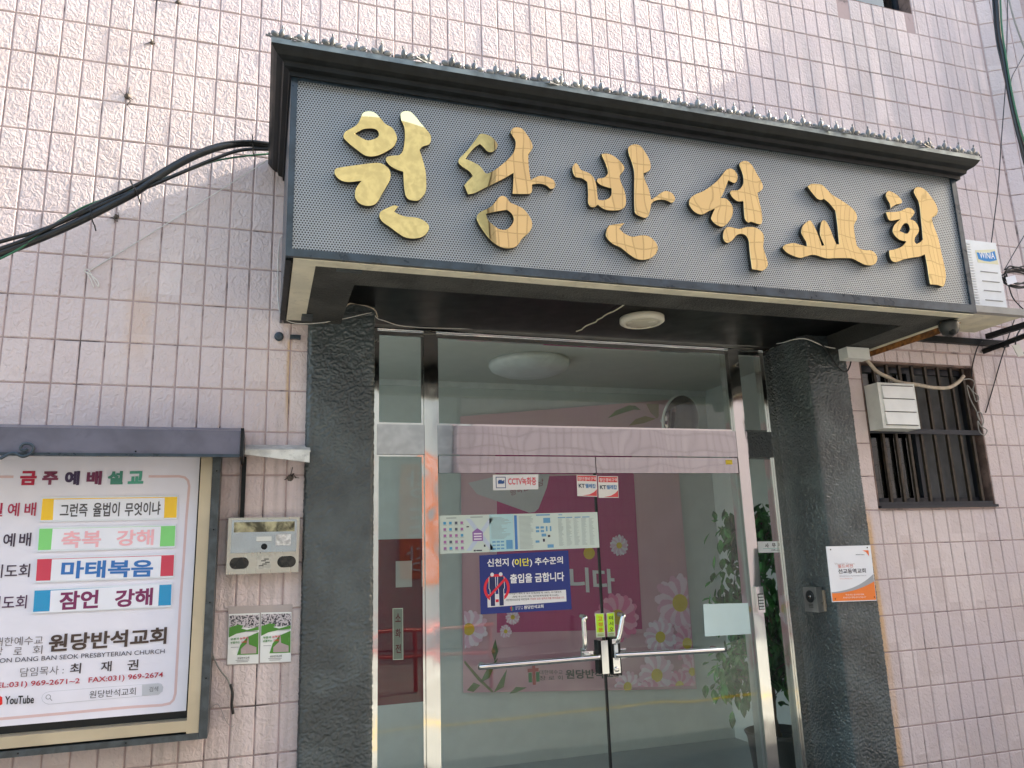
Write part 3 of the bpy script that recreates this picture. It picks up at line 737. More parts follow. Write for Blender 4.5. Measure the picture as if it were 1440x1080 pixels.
   [(4.0273, 3.1721, 1),(4.0797, 3.1791),(4.1229, 3.1899),(4.1684, 3.2118),(4.196, 3.2101),(4.2117, 3.1927),(4.1957, 3.17),(4.1746, 3.1499, 1),(4.2043, 3.1412),(4.2207, 3.1162),(4.2186, 3.0864),(4.1877, 3.0508, 1),(4.1817, 3.0296),(4.1919, 3.0171, 1),(4.2186, 3.0303),(4.2371, 3.0469, 1),(4.2423, 3.1007),(4.2465, 3.1607),(4.2507, 3.2212),(4.2482, 3.2571),(4.2344, 3.2857),(4.2282, 3.3092),(4.243, 3.3323),(4.2726, 3.339),(4.3092, 3.3252),(4.3387, 3.2921),(4.3634, 3.2523),(4.3672, 3.2162),(4.3514, 3.1903),(4.3196, 3.1735, 1),(4.3225, 3.133),(4.341, 3.0632),(4.3461, 2.9807),(4.3525, 2.9048),(4.3491, 2.8519),(4.3302, 2.8098),(4.3178, 2.8001),(4.284, 2.8061),(4.2387, 2.8054, 1),(4.2376, 2.8543),(4.2382, 2.9123),(4.2358, 2.9657, 1),(4.1966, 2.9492),(4.1465, 2.9388),(4.0963, 2.9256),(4.0455, 2.9067),(4.0192, 2.91),(4.0096, 2.932),(4.01, 2.9654, 1),(4.051, 2.9762),(4.0951, 2.9949),(4.1291, 3.0244, 1),(4.0875, 3.029),(4.0605, 3.0496),(4.0513, 3.0749),(4.0669, 3.1058),(4.1111, 3.143, 1),(4.0751, 3.1331),(4.0435, 3.128),(4.0325, 3.1432)],
   [(4.0961, 3.0778, 1),(4.1187, 3.1084),(4.1388, 3.1241),(4.1576, 3.1214),(4.1644, 3.1014),(4.1549, 3.0798),(4.1354, 3.0672)] ],
]
for ch, loops in zip('원당반석교회', GL):
    o = outline_solid('letter', [smooth_closed(l) for l in loops], FY - .026, .022, [MAT['gold'], MAT['gold_side']], can, .0006)
    o['label'] = 'gold Korean letter ' + ch
# underside
MB().box(CX0 + .002, CX0 + .022, FY + .02, -.08, SOF - .008, SOF).build('soffit_edge', MAT['iron'], can)
b = MB(); b.box(CX0 + .03, CX1 - .004, FY + .005, FY + .062, SOF - .006, SOF - .001); b.build('soffit_trim', MAT['cream'], can, .001)
b = MB(); b.box(CX0 + .03, CX0 + .115, FY + .0625, -.09, SOF - .006, SOF - .001); b.build('soffit_trim', MAT['cream'], can, .001)
b = MB(); b.box(CX1 - .030, CX1 - .004, FY + .0625, -.02, SOF - .006, SOF - .001); b.build('soffit_trim', MAT['cream'], can, .001)
b = MB(); x0, x1 = CX0 + .02, CX1 - .02
b.box(x0, x1, FY + .063, -.62, SOF, 2.80).box(x0, 1.430, -.6199, -.002, SOF, 2.80).box(4.32, x1, -.6199, -.002, SOF, 2.80)
b.build('rough_soffit', MAT['soffit'], can, .004)
A2 = 2.79
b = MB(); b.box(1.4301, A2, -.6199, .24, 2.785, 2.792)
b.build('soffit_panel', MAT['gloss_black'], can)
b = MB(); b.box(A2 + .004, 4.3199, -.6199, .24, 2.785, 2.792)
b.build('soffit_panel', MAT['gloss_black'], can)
b = MB(); A_, B_ = (2.8277, -0.3836, 2.783), (2.7712, 0.1557, 2.783)
pts = [(A_[0] + (B_[0] - A_[0]) * t + random.gauss(0, .004), A_[1] + (B_[1] - A_[1]) * t, 2.783) for t in [k / 14 for k in range(15)]]
b.tube(pts, .004, 5).build('sealant_seam', MAT['cream'], can)
MB().box(1.24, 1.29, -.20, -.13, SOF - .02, SOF - .006).box(1.34, 1.44, FY + .068, FY + .085, SOF - .014, SOF).build('bracket', MAT['board_dark'], can, .002)
MB().box(1.195, 1.245, -.0305, -.0105, 2.60, 2.62).build('mounting_strap', MAT['iron_blue'], can, .002)
# rusty angle along the right end
a = Vector((4.545, -.02, SOF - .006)); c = Vector((4.562, -.74, SOF - .006))
b = MB(); b.hexa([a + Vector((-.012, 0, -.030)), c + Vector((-.012, 0, -.030)), c + Vector((-.008, 0, -.030)), a + Vector((-.008, 0, -.030)), a + Vector((-.012, 0, 0)), c + Vector((-.012, 0, 0)), c + Vector((-.008, 0, 0)), a + Vector((-.008, 0, 0))])
b.hexa([a + Vector((-.012, 0, .001)), c + Vector((-.012, 0, .001)), c + Vector((.03, 0, .001)), a + Vector((.03, 0, .001)), a + Vector((-.012, 0, .005)), c + Vector((-.012, 0, .005)), c + Vector((.03, 0, .005)), a + Vector((.03, 0, .005))])
b.build('rusty_angle', MAT['rust'], can)

# bolt on the wall at the canopy's left end
bo = thing('wall_bolt', (1.14, 0, 2.60), 'grey anchor bolt head on the wall below the canopy left end', 'bolt')
MB().lathe([(.016, 0), (.022, .006), (.022, .016), (.012, .024)], (1.145, -.008, 2.61), 'y', 12).build('head', MAT['iron_blue'], bo)

# round lamp under the canopy
lm = thing('ceiling_lamp', (3.017, -0.159, 2.785), 'round cream ceiling lamp mounted on the black canopy underside', 'lamp')
MB().lathe([(.115, .034), (.120, .032), (.120, .008), (.108, 0), (.093, -.004), (.089, .004)], (3.017, -0.159, 2.750), 'z', 40).build('housing', MAT['cream_plastic'], lm)
MB().lathe([(.088, .004), (.086, -.001), (.06, -.006), (.02, -.009)], (3.017, -0.159, 2.750), 'z', 40).build('lens', MAT['lens'], lm)

# dome camera and junction box
dc = thing('dome_camera', (4.50, -.74, SOF), 'small dark grey dome camera under the canopy right corner', 'camera')
MB().lathe([(.048, 0), (.050, -.012), (.048, -.040), (.036, -.064), (.016, -.076)], (4.50, -.745, SOF - .007), 'z', 24).build('housing', plain('dome_plastic', (.035, .036, .035), .35), dc)
MB().ball((4.493, -.762, SOF - .062), .026, .026, .022).build('lens_ball', MAT['iron'], dc)
jb = MB().box(4.30, 4.46, -.22, -.15, SOF - .075, SOF - .008).build('junction_box', MAT['white_plastic'], None, .006)
tag(jb, 'white plastic junction box under the canopy by the rusty angle', 'box')

# ================================================================= STEEL DOOR FRAME
ent = thing('entrance_frame', (2.9, DOOR, 0), 'polished steel entrance frame with side lights and transom windows', 'door frame')
FT = 2.772; FB = .0
def post(x0, x1): MB().box(x0, x1, DOOR, DOOR + .10, FB, FT).build('post', MAT['steel'], ent, .003)
post(1.597, 1.658); post(1.912, 1.982); post(3.845, 3.918); post(4.102, 4.158)
MB().box(1.597, 4.158, DOOR - .004, DOOR + .10, FT + .001, FT + .035).build('head_bar', MAT['steel'], ent, .003)
for x0, x1 in ((1.659, 1.911), (1.983, 3.844), (3.919, 4.101)):
    MB().box(x0, x1, DOOR + .002, DOOR + .09, 2.091, 2.249).build('transom_bar', MAT['steel_bar'], ent, .003)
    MB().box(x0, x1, DOOR + .045, DOOR + .053, 2.250, FT).build('transom_pane', MAT['glass'], ent)
    b = MB(); b.box(x0, x1, DOOR + .02, DOOR + .044, FT - .03, FT).box(x0, x0 + .012, DOOR + .02, DOOR + .044, 2.2501, FT - .0301).box(x1 - .012, x1, DOOR + .02, DOOR + .044, 2.2501, FT - .0301).box(x0 + .0121, x1 - .0121, DOOR + .02, DOOR + .044, 2.2501, 2.262)
    b.build('glazing_bead', MAT['steel'], ent, .001)
for x0, x1 in ((1.659, 1.911), (3.919, 4.101)):
    MB().box(x0, x1, DOOR + .045, DOOR + .053, .12, 2.090).build('side_pane', MAT['glass'], ent)
    b = MB(); b.box(x0, x0 + .012, DOOR + .02, DOOR + .044, .12, 2.08).box(x1 - .012, x1, DOOR + .02, DOOR + .044, .12, 2.08).box(x0, x1, DOOR + .02, DOOR + .044, 2.0801, 2.090).box(x0, x1, DOOR + .002, DOOR + .09, 0, .119)
    b.build('glazing_bead', MAT['steel'], ent, .001)
# two glass doors
def door(x0, x1, label, left):
    d = thing('glass_door', ((x0 + x1) / 2, DOOR + .02, .02), label, 'door')
    MB().box(x0, x1, DOOR + .001, DOOR + .052, 1.992, 2.084).build('top_rail', MAT['steel_bar'], d, .003)
    MB().box(x0, x1, DOOR + .008, DOOR + .052, .02, .12).build('bottom_rail', MAT['steel_bar'], d, .003)
    MB().box(x0 + .001, x1 - .001, DOOR + .022, DOOR + .034, .121, 1.991).build('glass_pane', MAT['glass'], d)
    e = x1 - .003 if left else x0
    MB().box(e, e + .003, DOOR + .020, DOOR + .036, .121, 1.991).build('edge_seal', MAT['dark'], d)
    return d
dl = door(1.988, 2.897, 'left glass door leaf covered with the blue poster and long leaflet', True)
dr = door(2.902, 3.838, 'right glass door leaf with keypad lock and blank paper', False)
def W3(p, y): return (p[0], y, p[2])
yb = DOOR - .06
# left handle: horizontal push bar and short upright
A0, A1 = (2.2144, 0.23, 1.0069), (2.7857, 0.23, 1.0088)
h = MB(); h.tube([(A0[0] - .012, DOOR + .02, A0[2]), (A0[0] - .010, yb + .02, A0[2]), (A0[0], yb, A0[2]), (A1[0], yb, A1[2]), (A1[0] + .014, yb + .012, A1[2]), (A1[0] + .016, DOOR + .02, A1[2])], .0148, 12, smooth_path=True)
h.build('push_bar', MAT['chrome'], dl)
B0, B1 = (2.7514, 0.23, 1.0504), (2.7938, 0.23, 1.2142)
MB().tube([(B0[0], yb + .04, B0[2]), (B0[0], yb, B0[2] + .02), (B0[0], yb, B1[2] - .02), (B0[0] + .012, yb + .006, B1[2]), (B0[0] + .020, DOOR + .02, B1[2] + .004)], .0128, 12, smooth_path=True).build('upright_handle', MAT['chrome'], dl)
C0, C1 = (2.9723, 0.23, 1.0105), (3.5494, 0.23, 0.9979)
MB().tube([(C0[0] - .016, DOOR + .02, C0[2]), (C0[0] - .012, yb + .012, C0[2]), (C0[0], yb, C0[2]), (C1[0], yb, C1[2]), (C1[0] + .012, yb + .02, C1[2]), (C1[0] + .014, DOOR + .02, C1[2])], .0148, 12, smooth_path=True).build('push_bar', MAT['chrome'], dr)
D0 = (2.947, 0.23, 1.0703); D1 = (2.9822, 0.23, 1.2114)
MB().tube([(D0[0], yb + .04, D0[2]), (D0[0], yb, D0[2] + .02), (D1[0] - .006, yb, D1[2] - .02), (D1[0] + .006, yb + .006, D1[2]), (D1[0] + .014, DOOR + .02, D1[2] + .004)], .0128, 12, smooth_path=True).build('upright_handle', MAT['chrome'], dr)
E0 = (2.8683, 0.25, 1.001)
MB().box(E0[0] - .11, E0[0] - .03, DOOR + .004, DOOR + .021, .985, 1.035).build('mounting_plate', MAT['chrome'], dl, .006)
MB().box(E0[0] + .075, E0[0] + .15, DOOR + .004, DOOR + .021, .985, 1.035).build('mounting_plate', MAT['chrome'], dr, .006)
# lock bodies
p = (2.851, 0.25, 1.0891); q = (2.89, 0.25, 0.9203)
MB().box(p[0], q[0], DOOR - .045, DOOR + .021, q[2], p[2]).build('lock_strike', MAT['steel'], dl, .005, 2)
MB().box(p[0] - .012, p[0] - .001, DOOR - .03, DOOR + .021, q[2], p[2]).build('lock_side', MAT['iron'], dl, .003)
p = (2.9081, 0.25, 1.1001); q = (2.9624, 0.25, 0.9113)
lk = MB().box(p[0], q[0], DOOR - .045, DOOR + .021, q[2], p[2]).build('lock_body', MAT['iron'], dr, .006, 2)
MB().box(p[0] + .006, q[0] - .008, DOOR - .050, DOOR - .0455, q[2] + .008, q[2] + .085).build('lock_face', MAT['chrome'], lk, .003)
MB().box(p[0] + .006, q[0] - .006, DOOR - .050, DOOR - .0455, p[2] - .03, p[2] - .006).build('lock_cap', MAT['chrome'], lk, .004)
MB().box(p[0] + .016, q[0] - .018, DOOR - .0535, DOOR - .0455, q[2] + .075, p[2] - .035).build('lock_label', flat((.75, .76, .74)), lk, .001)
MB().lathe([(.014, 0), (.014, .004), (.010, .006), (.004, .007)], ((p[0] + q[0]) / 2 - .004, DOOR - .050, q[2] + .028), 'y', 20).build('key_cylinder', MAT['chrome'], lk)
# keypad on the right post
kp = thing('keypad', (3.895, DOOR, 1.24), 'slim silver door keypad with black keys on the steel post', 'keypad')
MB().box(3.866, 3.914, DOOR - .022, DOOR - .001, 1.178, 1.325).build('housing', MAT['chrome'], kp, .008, 2)
MB().box(3.872, 3.908, DOOR - .0245, DOOR - .0221, 1.195, 1.285).build('key_panel', MAT['dark'], kp, .001)
for r_ in range(5):
    for c_ in range(3):
        MB().box(3.8745 + c_ * .0112, 3.8835 + c_ * .0112, DOOR - .0262, DOOR - .0246, 1.199 + r_ * .0172, 1.211 + r_ * .0172).build('key', MAT['white_plastic'], kp)

# ================================================================= SIGNS AND STICKERS ON THE GLASS
SY = DOOR + .0195          # on the outside of the door glass
def Q(*p): return list(p)
br = thing('leaflet', (2.4314, 0.309, 1.6663), 'long pale folded leaflet full of small print taped across the left door', 'leaflet')
LT = ((1.9917, 0.309, 1.7685), (2.9007, 0.309, 1.7741), (2.9016, 0.309, 1.5776), (1.993, 0.309, 1.5703))
sheet('paper', [(p[0], p[2]) for p in LT], SY, flat((.60, .70, .65)), br)
def UV(u, v, quad=LT):
    """point at fraction u across, v down a four-cornered sheet"""
    tl, tr, brr, bl = quad
    x = (tl[0] * (1 - u) + tr[0] * u) * (1 - v) + (bl[0] * (1 - u) + brr[0] * u) * v
    z = (tl[2] * (1 - u) + tr[2] * u) * (1 - v) + (bl[2] * (1 - u) + brr[2] * u) * v
    return x, z
def uvq(u0, u1, v0, v1, quad=LT): return [UV(u0, v0, quad), UV(u1, v0, quad), UV(u1, v1, quad), UV(u0, v1, quad)]
def marks(name, lst, y, mat, parent, quad=LT):
    b = MB()
    for u0, u1, v0, v1 in lst:
        b.bm.faces.new([b.bm.verts.new((x, y, z)) for x, z in uvq(u0, u1, v0, v1, quad)][::-1])
    return tag(b.build(name, mat, parent), kind='stuff')
y2 = SY - .0008; y3 = SY - .0014
sheet('panel_print', uvq(.30, .45, .0, 1), y2, flat((.42, .66, .70)), br, .0004)
sheet('blue_stripe', uvq(.455, .472, .04, .96), y2, flat((.05, .22, .55)), br, .0004)
# crossed bands and the purple house in the middle
b = MB()
for a_, c_ in (((.155, .10), (.30, .95)), ((.30, .10), (.155, .95))):
    b.bm.faces.new([b.bm.verts.new((x, y2, z)) for x, z in (UV(*a_), UV(a_[0] + .03, a_[1]), UV(c_[0] + .03, c_[1]), UV(*c_))])
b.build('crossed_bands', flat((.52, .62, .74)), br)
sheet('house_print', [UV(.195, .46), UV(.225, .36), UV(.258, .46), UV(.258, .70), UV(.195, .70)], y2 - .0004, flat((.30, .14, .42)), br, .0003)
marks('house_lines', [(.203, .25, .49 + k * .07, .525 + k * .07) for k in range(3)], y3 - .0004, flat((.8, .75, .82)), br)
lg = {0: [], 1: [], 2: []}
for r_ in range(5):
    for c_ in range(4):
        u = .022 + c_ * .034; v = .17 + r_ * .165; lg[random.randrange(3)].append((u, u + .016, v, v + .07))
for k_, cc in enumerate(((.10, .12, .16), (.06, .35, .60), (.42, .16, .40))): marks('logo_marks', lg[k_], y2, flat(cc), br)
ln = [(.02 + c_ * .034, .042 + c_ * .034, .25 + r_ * .165, .262 + r_ * .165) for r_ in range(5) for c_ in range(4)]
ln += [(.04, .10, .06, .085), (.185, .26, .05, .075)]
for k in range(20): v = .08 + k * .030; ln.append((.31, .31 + random.uniform(.06, .125), v, v + .010))
for k in range(28): v = .07 + k * .032; ln.append((.485, .485 + random.uniform(.07, .09), v, v + .010))
for c_ in range(5):
    for k in range(26): v = .17 + k * .029; u = .735 + c_ * .051; ln.append((u, u + random.uniform(.02, .035), v, v + .008))
marks('small_print', ln, y2 - .0004, flat((.30, .38, .38)), br)
bl = [(.595, .685, .03, .065), (.74, .765, .045, .065), (.735, .785, .12, .145), (.79, .83, .12, .145), (.845, .885, .12, .145), (.895, .945, .12, .145)]
for r_ in range(3):
    for c_ in range(3): bl.append((.315 + c_ * .026, .335 + c_ * .026, .72 + r_ * .09, .76 + r_ * .09))
bl += [(.40, .44, .70, .94), (.64, .685, .13, .27), (.59, .612, .36, .42), (.62, .642, .36, .42), (.59, .612, .46, .52), (.62, .642, .46, .52), (.655, .665, .36, .5), (.68, .69, .36, .5), (.585, .61, .74, .80), (.66, .70, .86, .95), (.625, .655, .56, .64)]
marks('blue_marks', bl, y2 - .0004, flat((.12, .34, .56)), br)
marks('dark_marks', [(.632, .645, .70, .78), (.665, .68, .60, .66), (.20, .212, .93, .97), (.215, .25, .935, .965), (.262, .272, .80, .86), (.16, .175, .30, .33)], y2 - .0006, flat((.03, .03, .06)), br)

bp = thing('blue_poster', (2.4618, 0.309, 1.3957), 'dark blue no-entry notice with white Korean lettering on the left door', 'poster')
BP = ((2.2047, 0.309, 1.5565), (2.7129, 0.309, 1.5675), (2.7174, 0.309, 1.2542), (2.2051, 0.309, 1.2553))
sheet('sheet', [(p[0], p[2]) for p in BP], SY - .0013, flat((.006, .026, .20), .35), bp)
yy = SY - .0022
sheet('text_box', [(p[0], p[1]) for p in [UV(.075, .675, BP), UV(.945, .665, BP), UV(.945, .86, BP), UV(.075, .89, BP)]], yy, flat((.8, .8, .8)), bp, .0005)
WH = flat((.85, .85, .85)); BK = flat((.012, .012, .014)); YE = flat((.85, .78, .08))
yt = yy - .0008
text('신천지 (', (2.2464, 1.4890), (2.3989, 1.4890), 0.0478, yt, WH, bp, .022)
text('이단', (2.3998, 1.4916), (2.4829, 1.4927), 0.0416, yt, YE, bp, .022)
text(') 추수꾼의', (2.4849, 1.4873), (2.6778, 1.4914), 0.0459, yt, WH, bp, .022)
text('출입을 금합니다', (2.3708, 1.4047), (2.6810, 1.4054), 0.0491, yt, WH, bp, .026)
text('허락없이 예배 및 설교 방해(형법 제 158조), 퇴거불응죄', (2.3631, 1.3455), (2.6598, 1.3427), 0.0112, yt, BK, bp, .004)
text('(형법 제 319조 2항), 업무방해죄(형법 제 314조),', (2.3812, 1.3296), (2.6456, 1.3272), 0.0112, yt, BK, bp, .004)
text('개인정보보호법 위반등에', (2.3428, 1.3150), (2.4744, 1.3146), 0.0111, yt, BK, bp, .004)
text('가능한 모든 법적조치를 취하겠습니다.', (2.4802, 1.3143), (2.6778, 1.3130), 0.0112, yt, flat((.55, .03, .04)), bp, .006)
text('원당반석교회', (2.4437, 1.2693), (2.5543, 1.2703), 0.0184, yt, WH, bp, .02)
text('대한예수교', (2.3952, 1.2790), (2.4369, 1.2788), 0.0072, yt, WH, bp, .0)
text('장 로 회', (2.3948, 1.2691), (2.4365, 1.2690), 0.0072, yt, WH, bp, .0)
MB().slab([(p[0], p[1]) for p in ([(2.3712, 1.288),(2.3769, 1.2877),(2.3761, 1.2649),(2.3704, 1.2652)])], yt, yt + .0004).slab([(p[0], p[1]) for p in ([(2.3667, 1.2837),(2.3703, 1.2835),(2.37, 1.2743),(2.3664, 1.2745)])], yt, yt + .0004).build('emblem', flat((.45, .08, .08)), bp)
MB().slab([(p[0], p[1]) for p in ([(2.3782, 1.2844),(2.3839, 1.2841),(2.3833, 1.2671),(2.3775, 1.2648)])], yt, yt + .0004).build('emblem', flat((.05, .30, .14)), bp)
# prohibition sign with two figures
cxz = (2.2956, 0.307, 1.3845)
def ring_pts(cx, cz, r, n=40): return [(cx + r * math.cos(2 * math.pi * k / n), cz + r * math.sin(2 * math.pi * k / n)) for k in range(n)]
RD = flat((.75, .02, .05)); NV = flat((.01, .02, .10))
R0 = .072
outline_solid('red_ring', [ring_pts(cxz[0], cxz[2], R0), ring_pts(cxz[0], cxz[2], R0 * .80)], yt - .0003, .0006, RD, bp, .0)
for s_ in (-1, 1):
    c0 = cxz[0] + s_ * R0 * .33; zt = cxz[2] + R0 * .95
    rr = R0 * .14
    MB().slab(ring_pts(c0, zt + rr * .2, rr, 16), yt - .0010, yt - .0006).build('figure_head', flat((.7, .7, .7)), bp)
    w = R0 * .22
    for e_, m_ in ((.006, WH), (0, NV)):
        MB().slab([(c0 - w - e_ / 2, zt - rr), (c0 + w + e_ / 2, zt - rr), (c0 + w * 1.12 + e_ / 2, zt - R0 * .95), (c0 + w * .8 + e_ / 2, zt - R0 * 1.05), (c0 + w * .75 + e_ / 2, zt - R0 * 2.2), (c0 - w * .7 - e_ / 2, zt - R0 * 2.2), (c0 - w * .8 - e_ / 2, zt - R0 * 1.05), (c0 - w * 1.12 - e_ / 2, zt - R0 * .95)], yt - .0012 - (.0006 if m_ is NV else 0), yt - .0010).build('figure_body', m_, bp)
dd = Vector((1, .95)).normalized(); nn = Vector((-dd.y, dd.x)) * R0 * .085; cc = Vector((cxz[0], cxz[2]))
MB().slab([tuple(cc - dd * R0 * .88 - nn), tuple(cc + dd * R0 * .88 - nn), tuple(cc + dd * R0 * .88 + nn), tuple(cc - dd * R0 * .88 + nn)], yt - .0026, yt - .0020).build('red_bar', RD, bp)

def sticker(name, px, y, col, label, cat, rough=.4, group=None):
    o = thing(name, (px[0][0], y, px[0][2]), label, cat, group)
    sheet('backing', [(p[0], p[2]) for p in px], y, flat(col, rough), o)
    return o
st = sticker('cctv_sticker', ((2.2915, 0.309, 1.9825), (2.5558, 0.309, 1.9865), (2.5523, 0.309, 1.9038), (2.2911, 0.309, 1.8994)), SY, (.80, .80, .82), 'white CCTV sticker with red lettering under the left door rail', 'sticker')
y4 = SY - .0008
text('CCTV녹화중', (2.3779, 1.9268), (2.5410, 1.9262), 0.0441, y4, flat((.72, .05, .09)), st, .02)
p0 = (2.3074, 0.309, 1.9728); p1 = (2.3645, 0.309, 1.9106)
for a_, m_ in ((0, flat((.02, .07, .22))), (.004, flat((.8, .8, .82)))):
    MB().box(p0[0] + a_, p1[0] - a_, y4 - a_ * .1, y4 + .0003, p1[2] + a_, p0[2] - a_).build('camera_icon', m_, st)
MB().box(p0[0] + .012, p1[0] - .014, y4 - .0008, y4 - .0005, p1[2] + .024, p0[2] - .022).box(p0[0] + .016, p1[0] - .022, y4 - .0008, y4 - .0005, p0[2] - .0218, p0[2] - .017).box(p1[0] - .0138, p1[0] - .008, y4 - .0008, y4 - .0005, p1[2] + .026, p0[2] - .018).build('camera_icon', flat((.02, .09, .30)), st)
for nm, a_, b_, c_, d_, ox, lab in (('left', (2.7864, 0.309, 1.9826), (2.9112, 0.309, 1.9805), (2.906, 0.309, 1.8597), (2.7843, 0.309, 1.8647), 0, 'white and red security sticker at the inner top corner of the left door'),
                    ('right', (2.9176, 0.309, 1.9765), (3.0424, 0.309, 1.9744), (3.0385, 0.309, 1.8526), (2.9144, 0.309, 1.8536), 1, 'white and red security sticker at the inner top corner of the right door')):
    st = sticker('security_sticker', (a_, b_, c_, d_), SY, (.80, .78, .76), lab, 'sticker', group='security stickers on the doors')
    q_ = (a_, b_, c_, d_)
    sheet('red_band', uvq(.03, .97, .03, .28, q_), SY - .0006, flat((.72, .06, .07)), st, .0005)
    sheet('red_corner', [UV(.98, .65, q_), UV(.98, .97, q_), UV(.25, .97, q_), UV(.62, .90, q_), UV(.85, .78, q_)], SY - .0006, flat((.72, .08, .09)), st, .0005)
    pa, pb = UV(.06, .25, q_), UV(.95, .25, q_)
    text('첨단경비구역', pa, pb, .020, SY - .0012, WH, st, .01)
    pa, pb = UV(.08, .60, q_), UV(.38, .60, q_); text('KT', pa, pb, .022, SY - .0012, flat((.02, .05, .09)), st, .03)
    pa, pb = UV(.42, .61, q_), UV(.93, .61, q_); text('텔레캅', pa, pb, .025, SY - .0012, flat((.01, .20, .50)), st, .02)
for a_, b_, c_, d_, tx, cl, lab in (((2.8534, 0.309, 1.2267), (2.9064, 0.309, 1.2239), (2.9056, 0.309, 1.099), (2.8529, 0.309, 1.1003), '고정문', (.70, .14, .02), 'yellow-green sticker strip with red lettering on the left door above the lock'),
                    ((2.9214, 0.309, 1.225), (2.9696, 0.309, 1.2262), (2.9674, 0.309, 1.0989), (2.9204, 0.309, 1.0981), '미시오', (.03, .05, .03), 'yellow-green sticker strip with black lettering on the right door above the lock')):
    q_ = (a_, b_, c_, d_)
    st = sticker('notice_strip', q_, SY, (.62, .72, .50), lab, 'sticker')
    sheet('green_field', uvq(.08, .92, .03, .80, q_), SY - .0006, flat((.52, .85, .03)), st, .0005)
    for i, ch in enumerate(tx):
        pa, pb = UV(.28, .30 + i * .235, q_), UV(.78, .30 + i * .235, q_)
        text(ch, pa, pb, .020, SY - .0012, flat(cl), st, .02)
    marks('small_print', [(.15, .85, .85, .88), (.15, .85, .91, .94)], SY - .0012, flat((.35, .45, .1)), st, q_)
a4 = sticker('blank_paper', ((3.531, 0.309, 1.2422), (3.8299, 0.309, 1.2335), (3.8291, 0.309, 1.0603), (3.5251, 0.309, 1.065)), SY, (.62, .78, .76), 'blank pale paper taped on the right door near the push bar end', 'paper')
of = sticker('office_sign', ((3.9533, 0.335, 1.5845), (4.1591, 0.335, 1.5813), (4.1557, 0.335, 1.5155), (3.9528, 0.335, 1.5173)), DOOR + .0435, (.78, .80, .79), 'small white office nameplate on the right side light', 'sign')
for i, (ch, xa) in enumerate((('사', 350), ('무', 412), ('실', 478))):
    a_, b_, h_ = {0: ((4.0021, 1.5459), (4.0288, 1.5458), 0.0255), 1: ((4.0523, 1.5465), (4.0800, 1.5464), 0.0256), 2: ((4.1062, 1.5470), (4.1340, 1.5469), 0.0270)}[i]
    text(ch, a_, b_, h_, DOOR + .0426, BK, of, .02)
text('Office', (4.0443, 1.5272), (4.0921, 1.5265), 0.0080, DOOR + .0426, BK, of, .01)
rows('rule', [((3.987, 0.333, 1.5423)[0], (4.1342, 0.333, 1.5394)[0], (4.0475, 0.333, 1.5406)[2] - .001, (4.0475, 0.333, 1.5406)[2] + .001)], DOOR + .0426, flat((.2, .5, .45)), of)
fh = thing('hydrant_sign', (1.77, DOOR + .05, 1.2), 'narrow pale green vertical sign with three dark letters on the left side light', 'sign')
q_ = ((1.7482, 0.335, 1.3075), (1.8009, 0.335, 1.3066), (1.8023, 0.335, 1.0564), (1.7503, 0.335, 1.0583))
sheet('sheet', [(p[0], p[2]) for p in q_], DOOR + .0435, flat((.50, .60, .50)), fh)
sheet('field', uvq(.06, .94, .015, .985, q_), DOOR + .0430, flat((.17, .22, .18)), fh, .0004)
for i, ch in enumerate('소화전'):
    pa, pb = UV(.25, .27 + i * .30, q_), UV(.78, .27 + i * .30, q_)
    text(ch, pa, pb, .042, DOOR + .0422, flat((.09, .012, .014)), fh, .02)
ys = MB().box(3.755, 3.80, DOOR - .0005, DOOR + .0009, 2.045, 2.072).build('yellow_label', flat((.75, .55, .05)))
tag(ys, 'tiny yellow label on the steel rail over the right door', 'label')

# ================================================================= INSIDE THE HALL
bn = thing('flower_banner', (3.55, HY - .01, 1.6), 'pink welcome banner with white daisies on the hall back wall', 'banner')
BN = ((2.60, 0, 2.66), (4.55, 0, 2.86), (4.56, 0, .43), (2.585, 0, .56))
YB = HY - .025
k = Mt('banner_pink'); p = k.pos(); s_ = k.n('SeparateXYZ', {0: p})
cb = k.mix(k.ramp(s_.outputs[2], .6, 2.6), (.60, .30, .37), (.70, .45, .46)); cb = k.mix(k.ramp(k.noise(p, 1.8, 2), .4, .7), cb, (.70, .42, .47))
MAT['banner'] = k.pbr(Base_Color=cb, Roughness=.45)
sheet('sheet', [(p[0], p[2]) for p in BN], YB, MAT['banner'], bn, .002)
Yp = YB - .002
sheet('magenta_field', [(2.8592, 2.2, 0.9741),(4.0998, 2.2, 0.9279),(4.1176, 2.2, 2.2031),(2.8945, 2.2, 2.1619)], Yp, flat((.50, .045, .18)), bn, .001)
sheet('grey_card', [(2.6544, 2.1242),(3.2788, 2.2679),(3.3542, 2.2133),(3.3192, 2.0861),(3.2405, 1.9164),(3.2049, 1.8867),(3.1573, 1.8838),(2.7252, 2.0363)], Yp - .001, flat((.60, .58, .58)), bn, .0008)
text('행복한 만남', (3.0020, 2.0166), (3.2910, 2.1043), 0.0568, Yp - .002, flat((.30, .04, .08)), bn, .0)
text('니다', (3.4846, 1.2529), (3.8758, 1.2179), 0.1950, Yp - .0025, flat((.78, .74, .76)), bn, .03)
MB().slab(ring_pts(*[(3.6636, 1.5488)][0], .05, 20), Yp - .0022, Yp - .0018).build('yellow_dot', flat((.75, .50, .03)), bn)
text('원당반석교회', (3.4083, 0.5954), (3.8922, 0.5652), 0.0691, Yp - .003, BK, bn, .03)
text('대한예수교', (3.1935, 0.6444), (3.3858, 0.6317), 0.0326, Yp - .003, BK, bn, .0)
text('장 로 회', (3.1917, 0.6021), (3.3837, 0.5906), 0.0325, Yp - .003, BK, bn, .0)
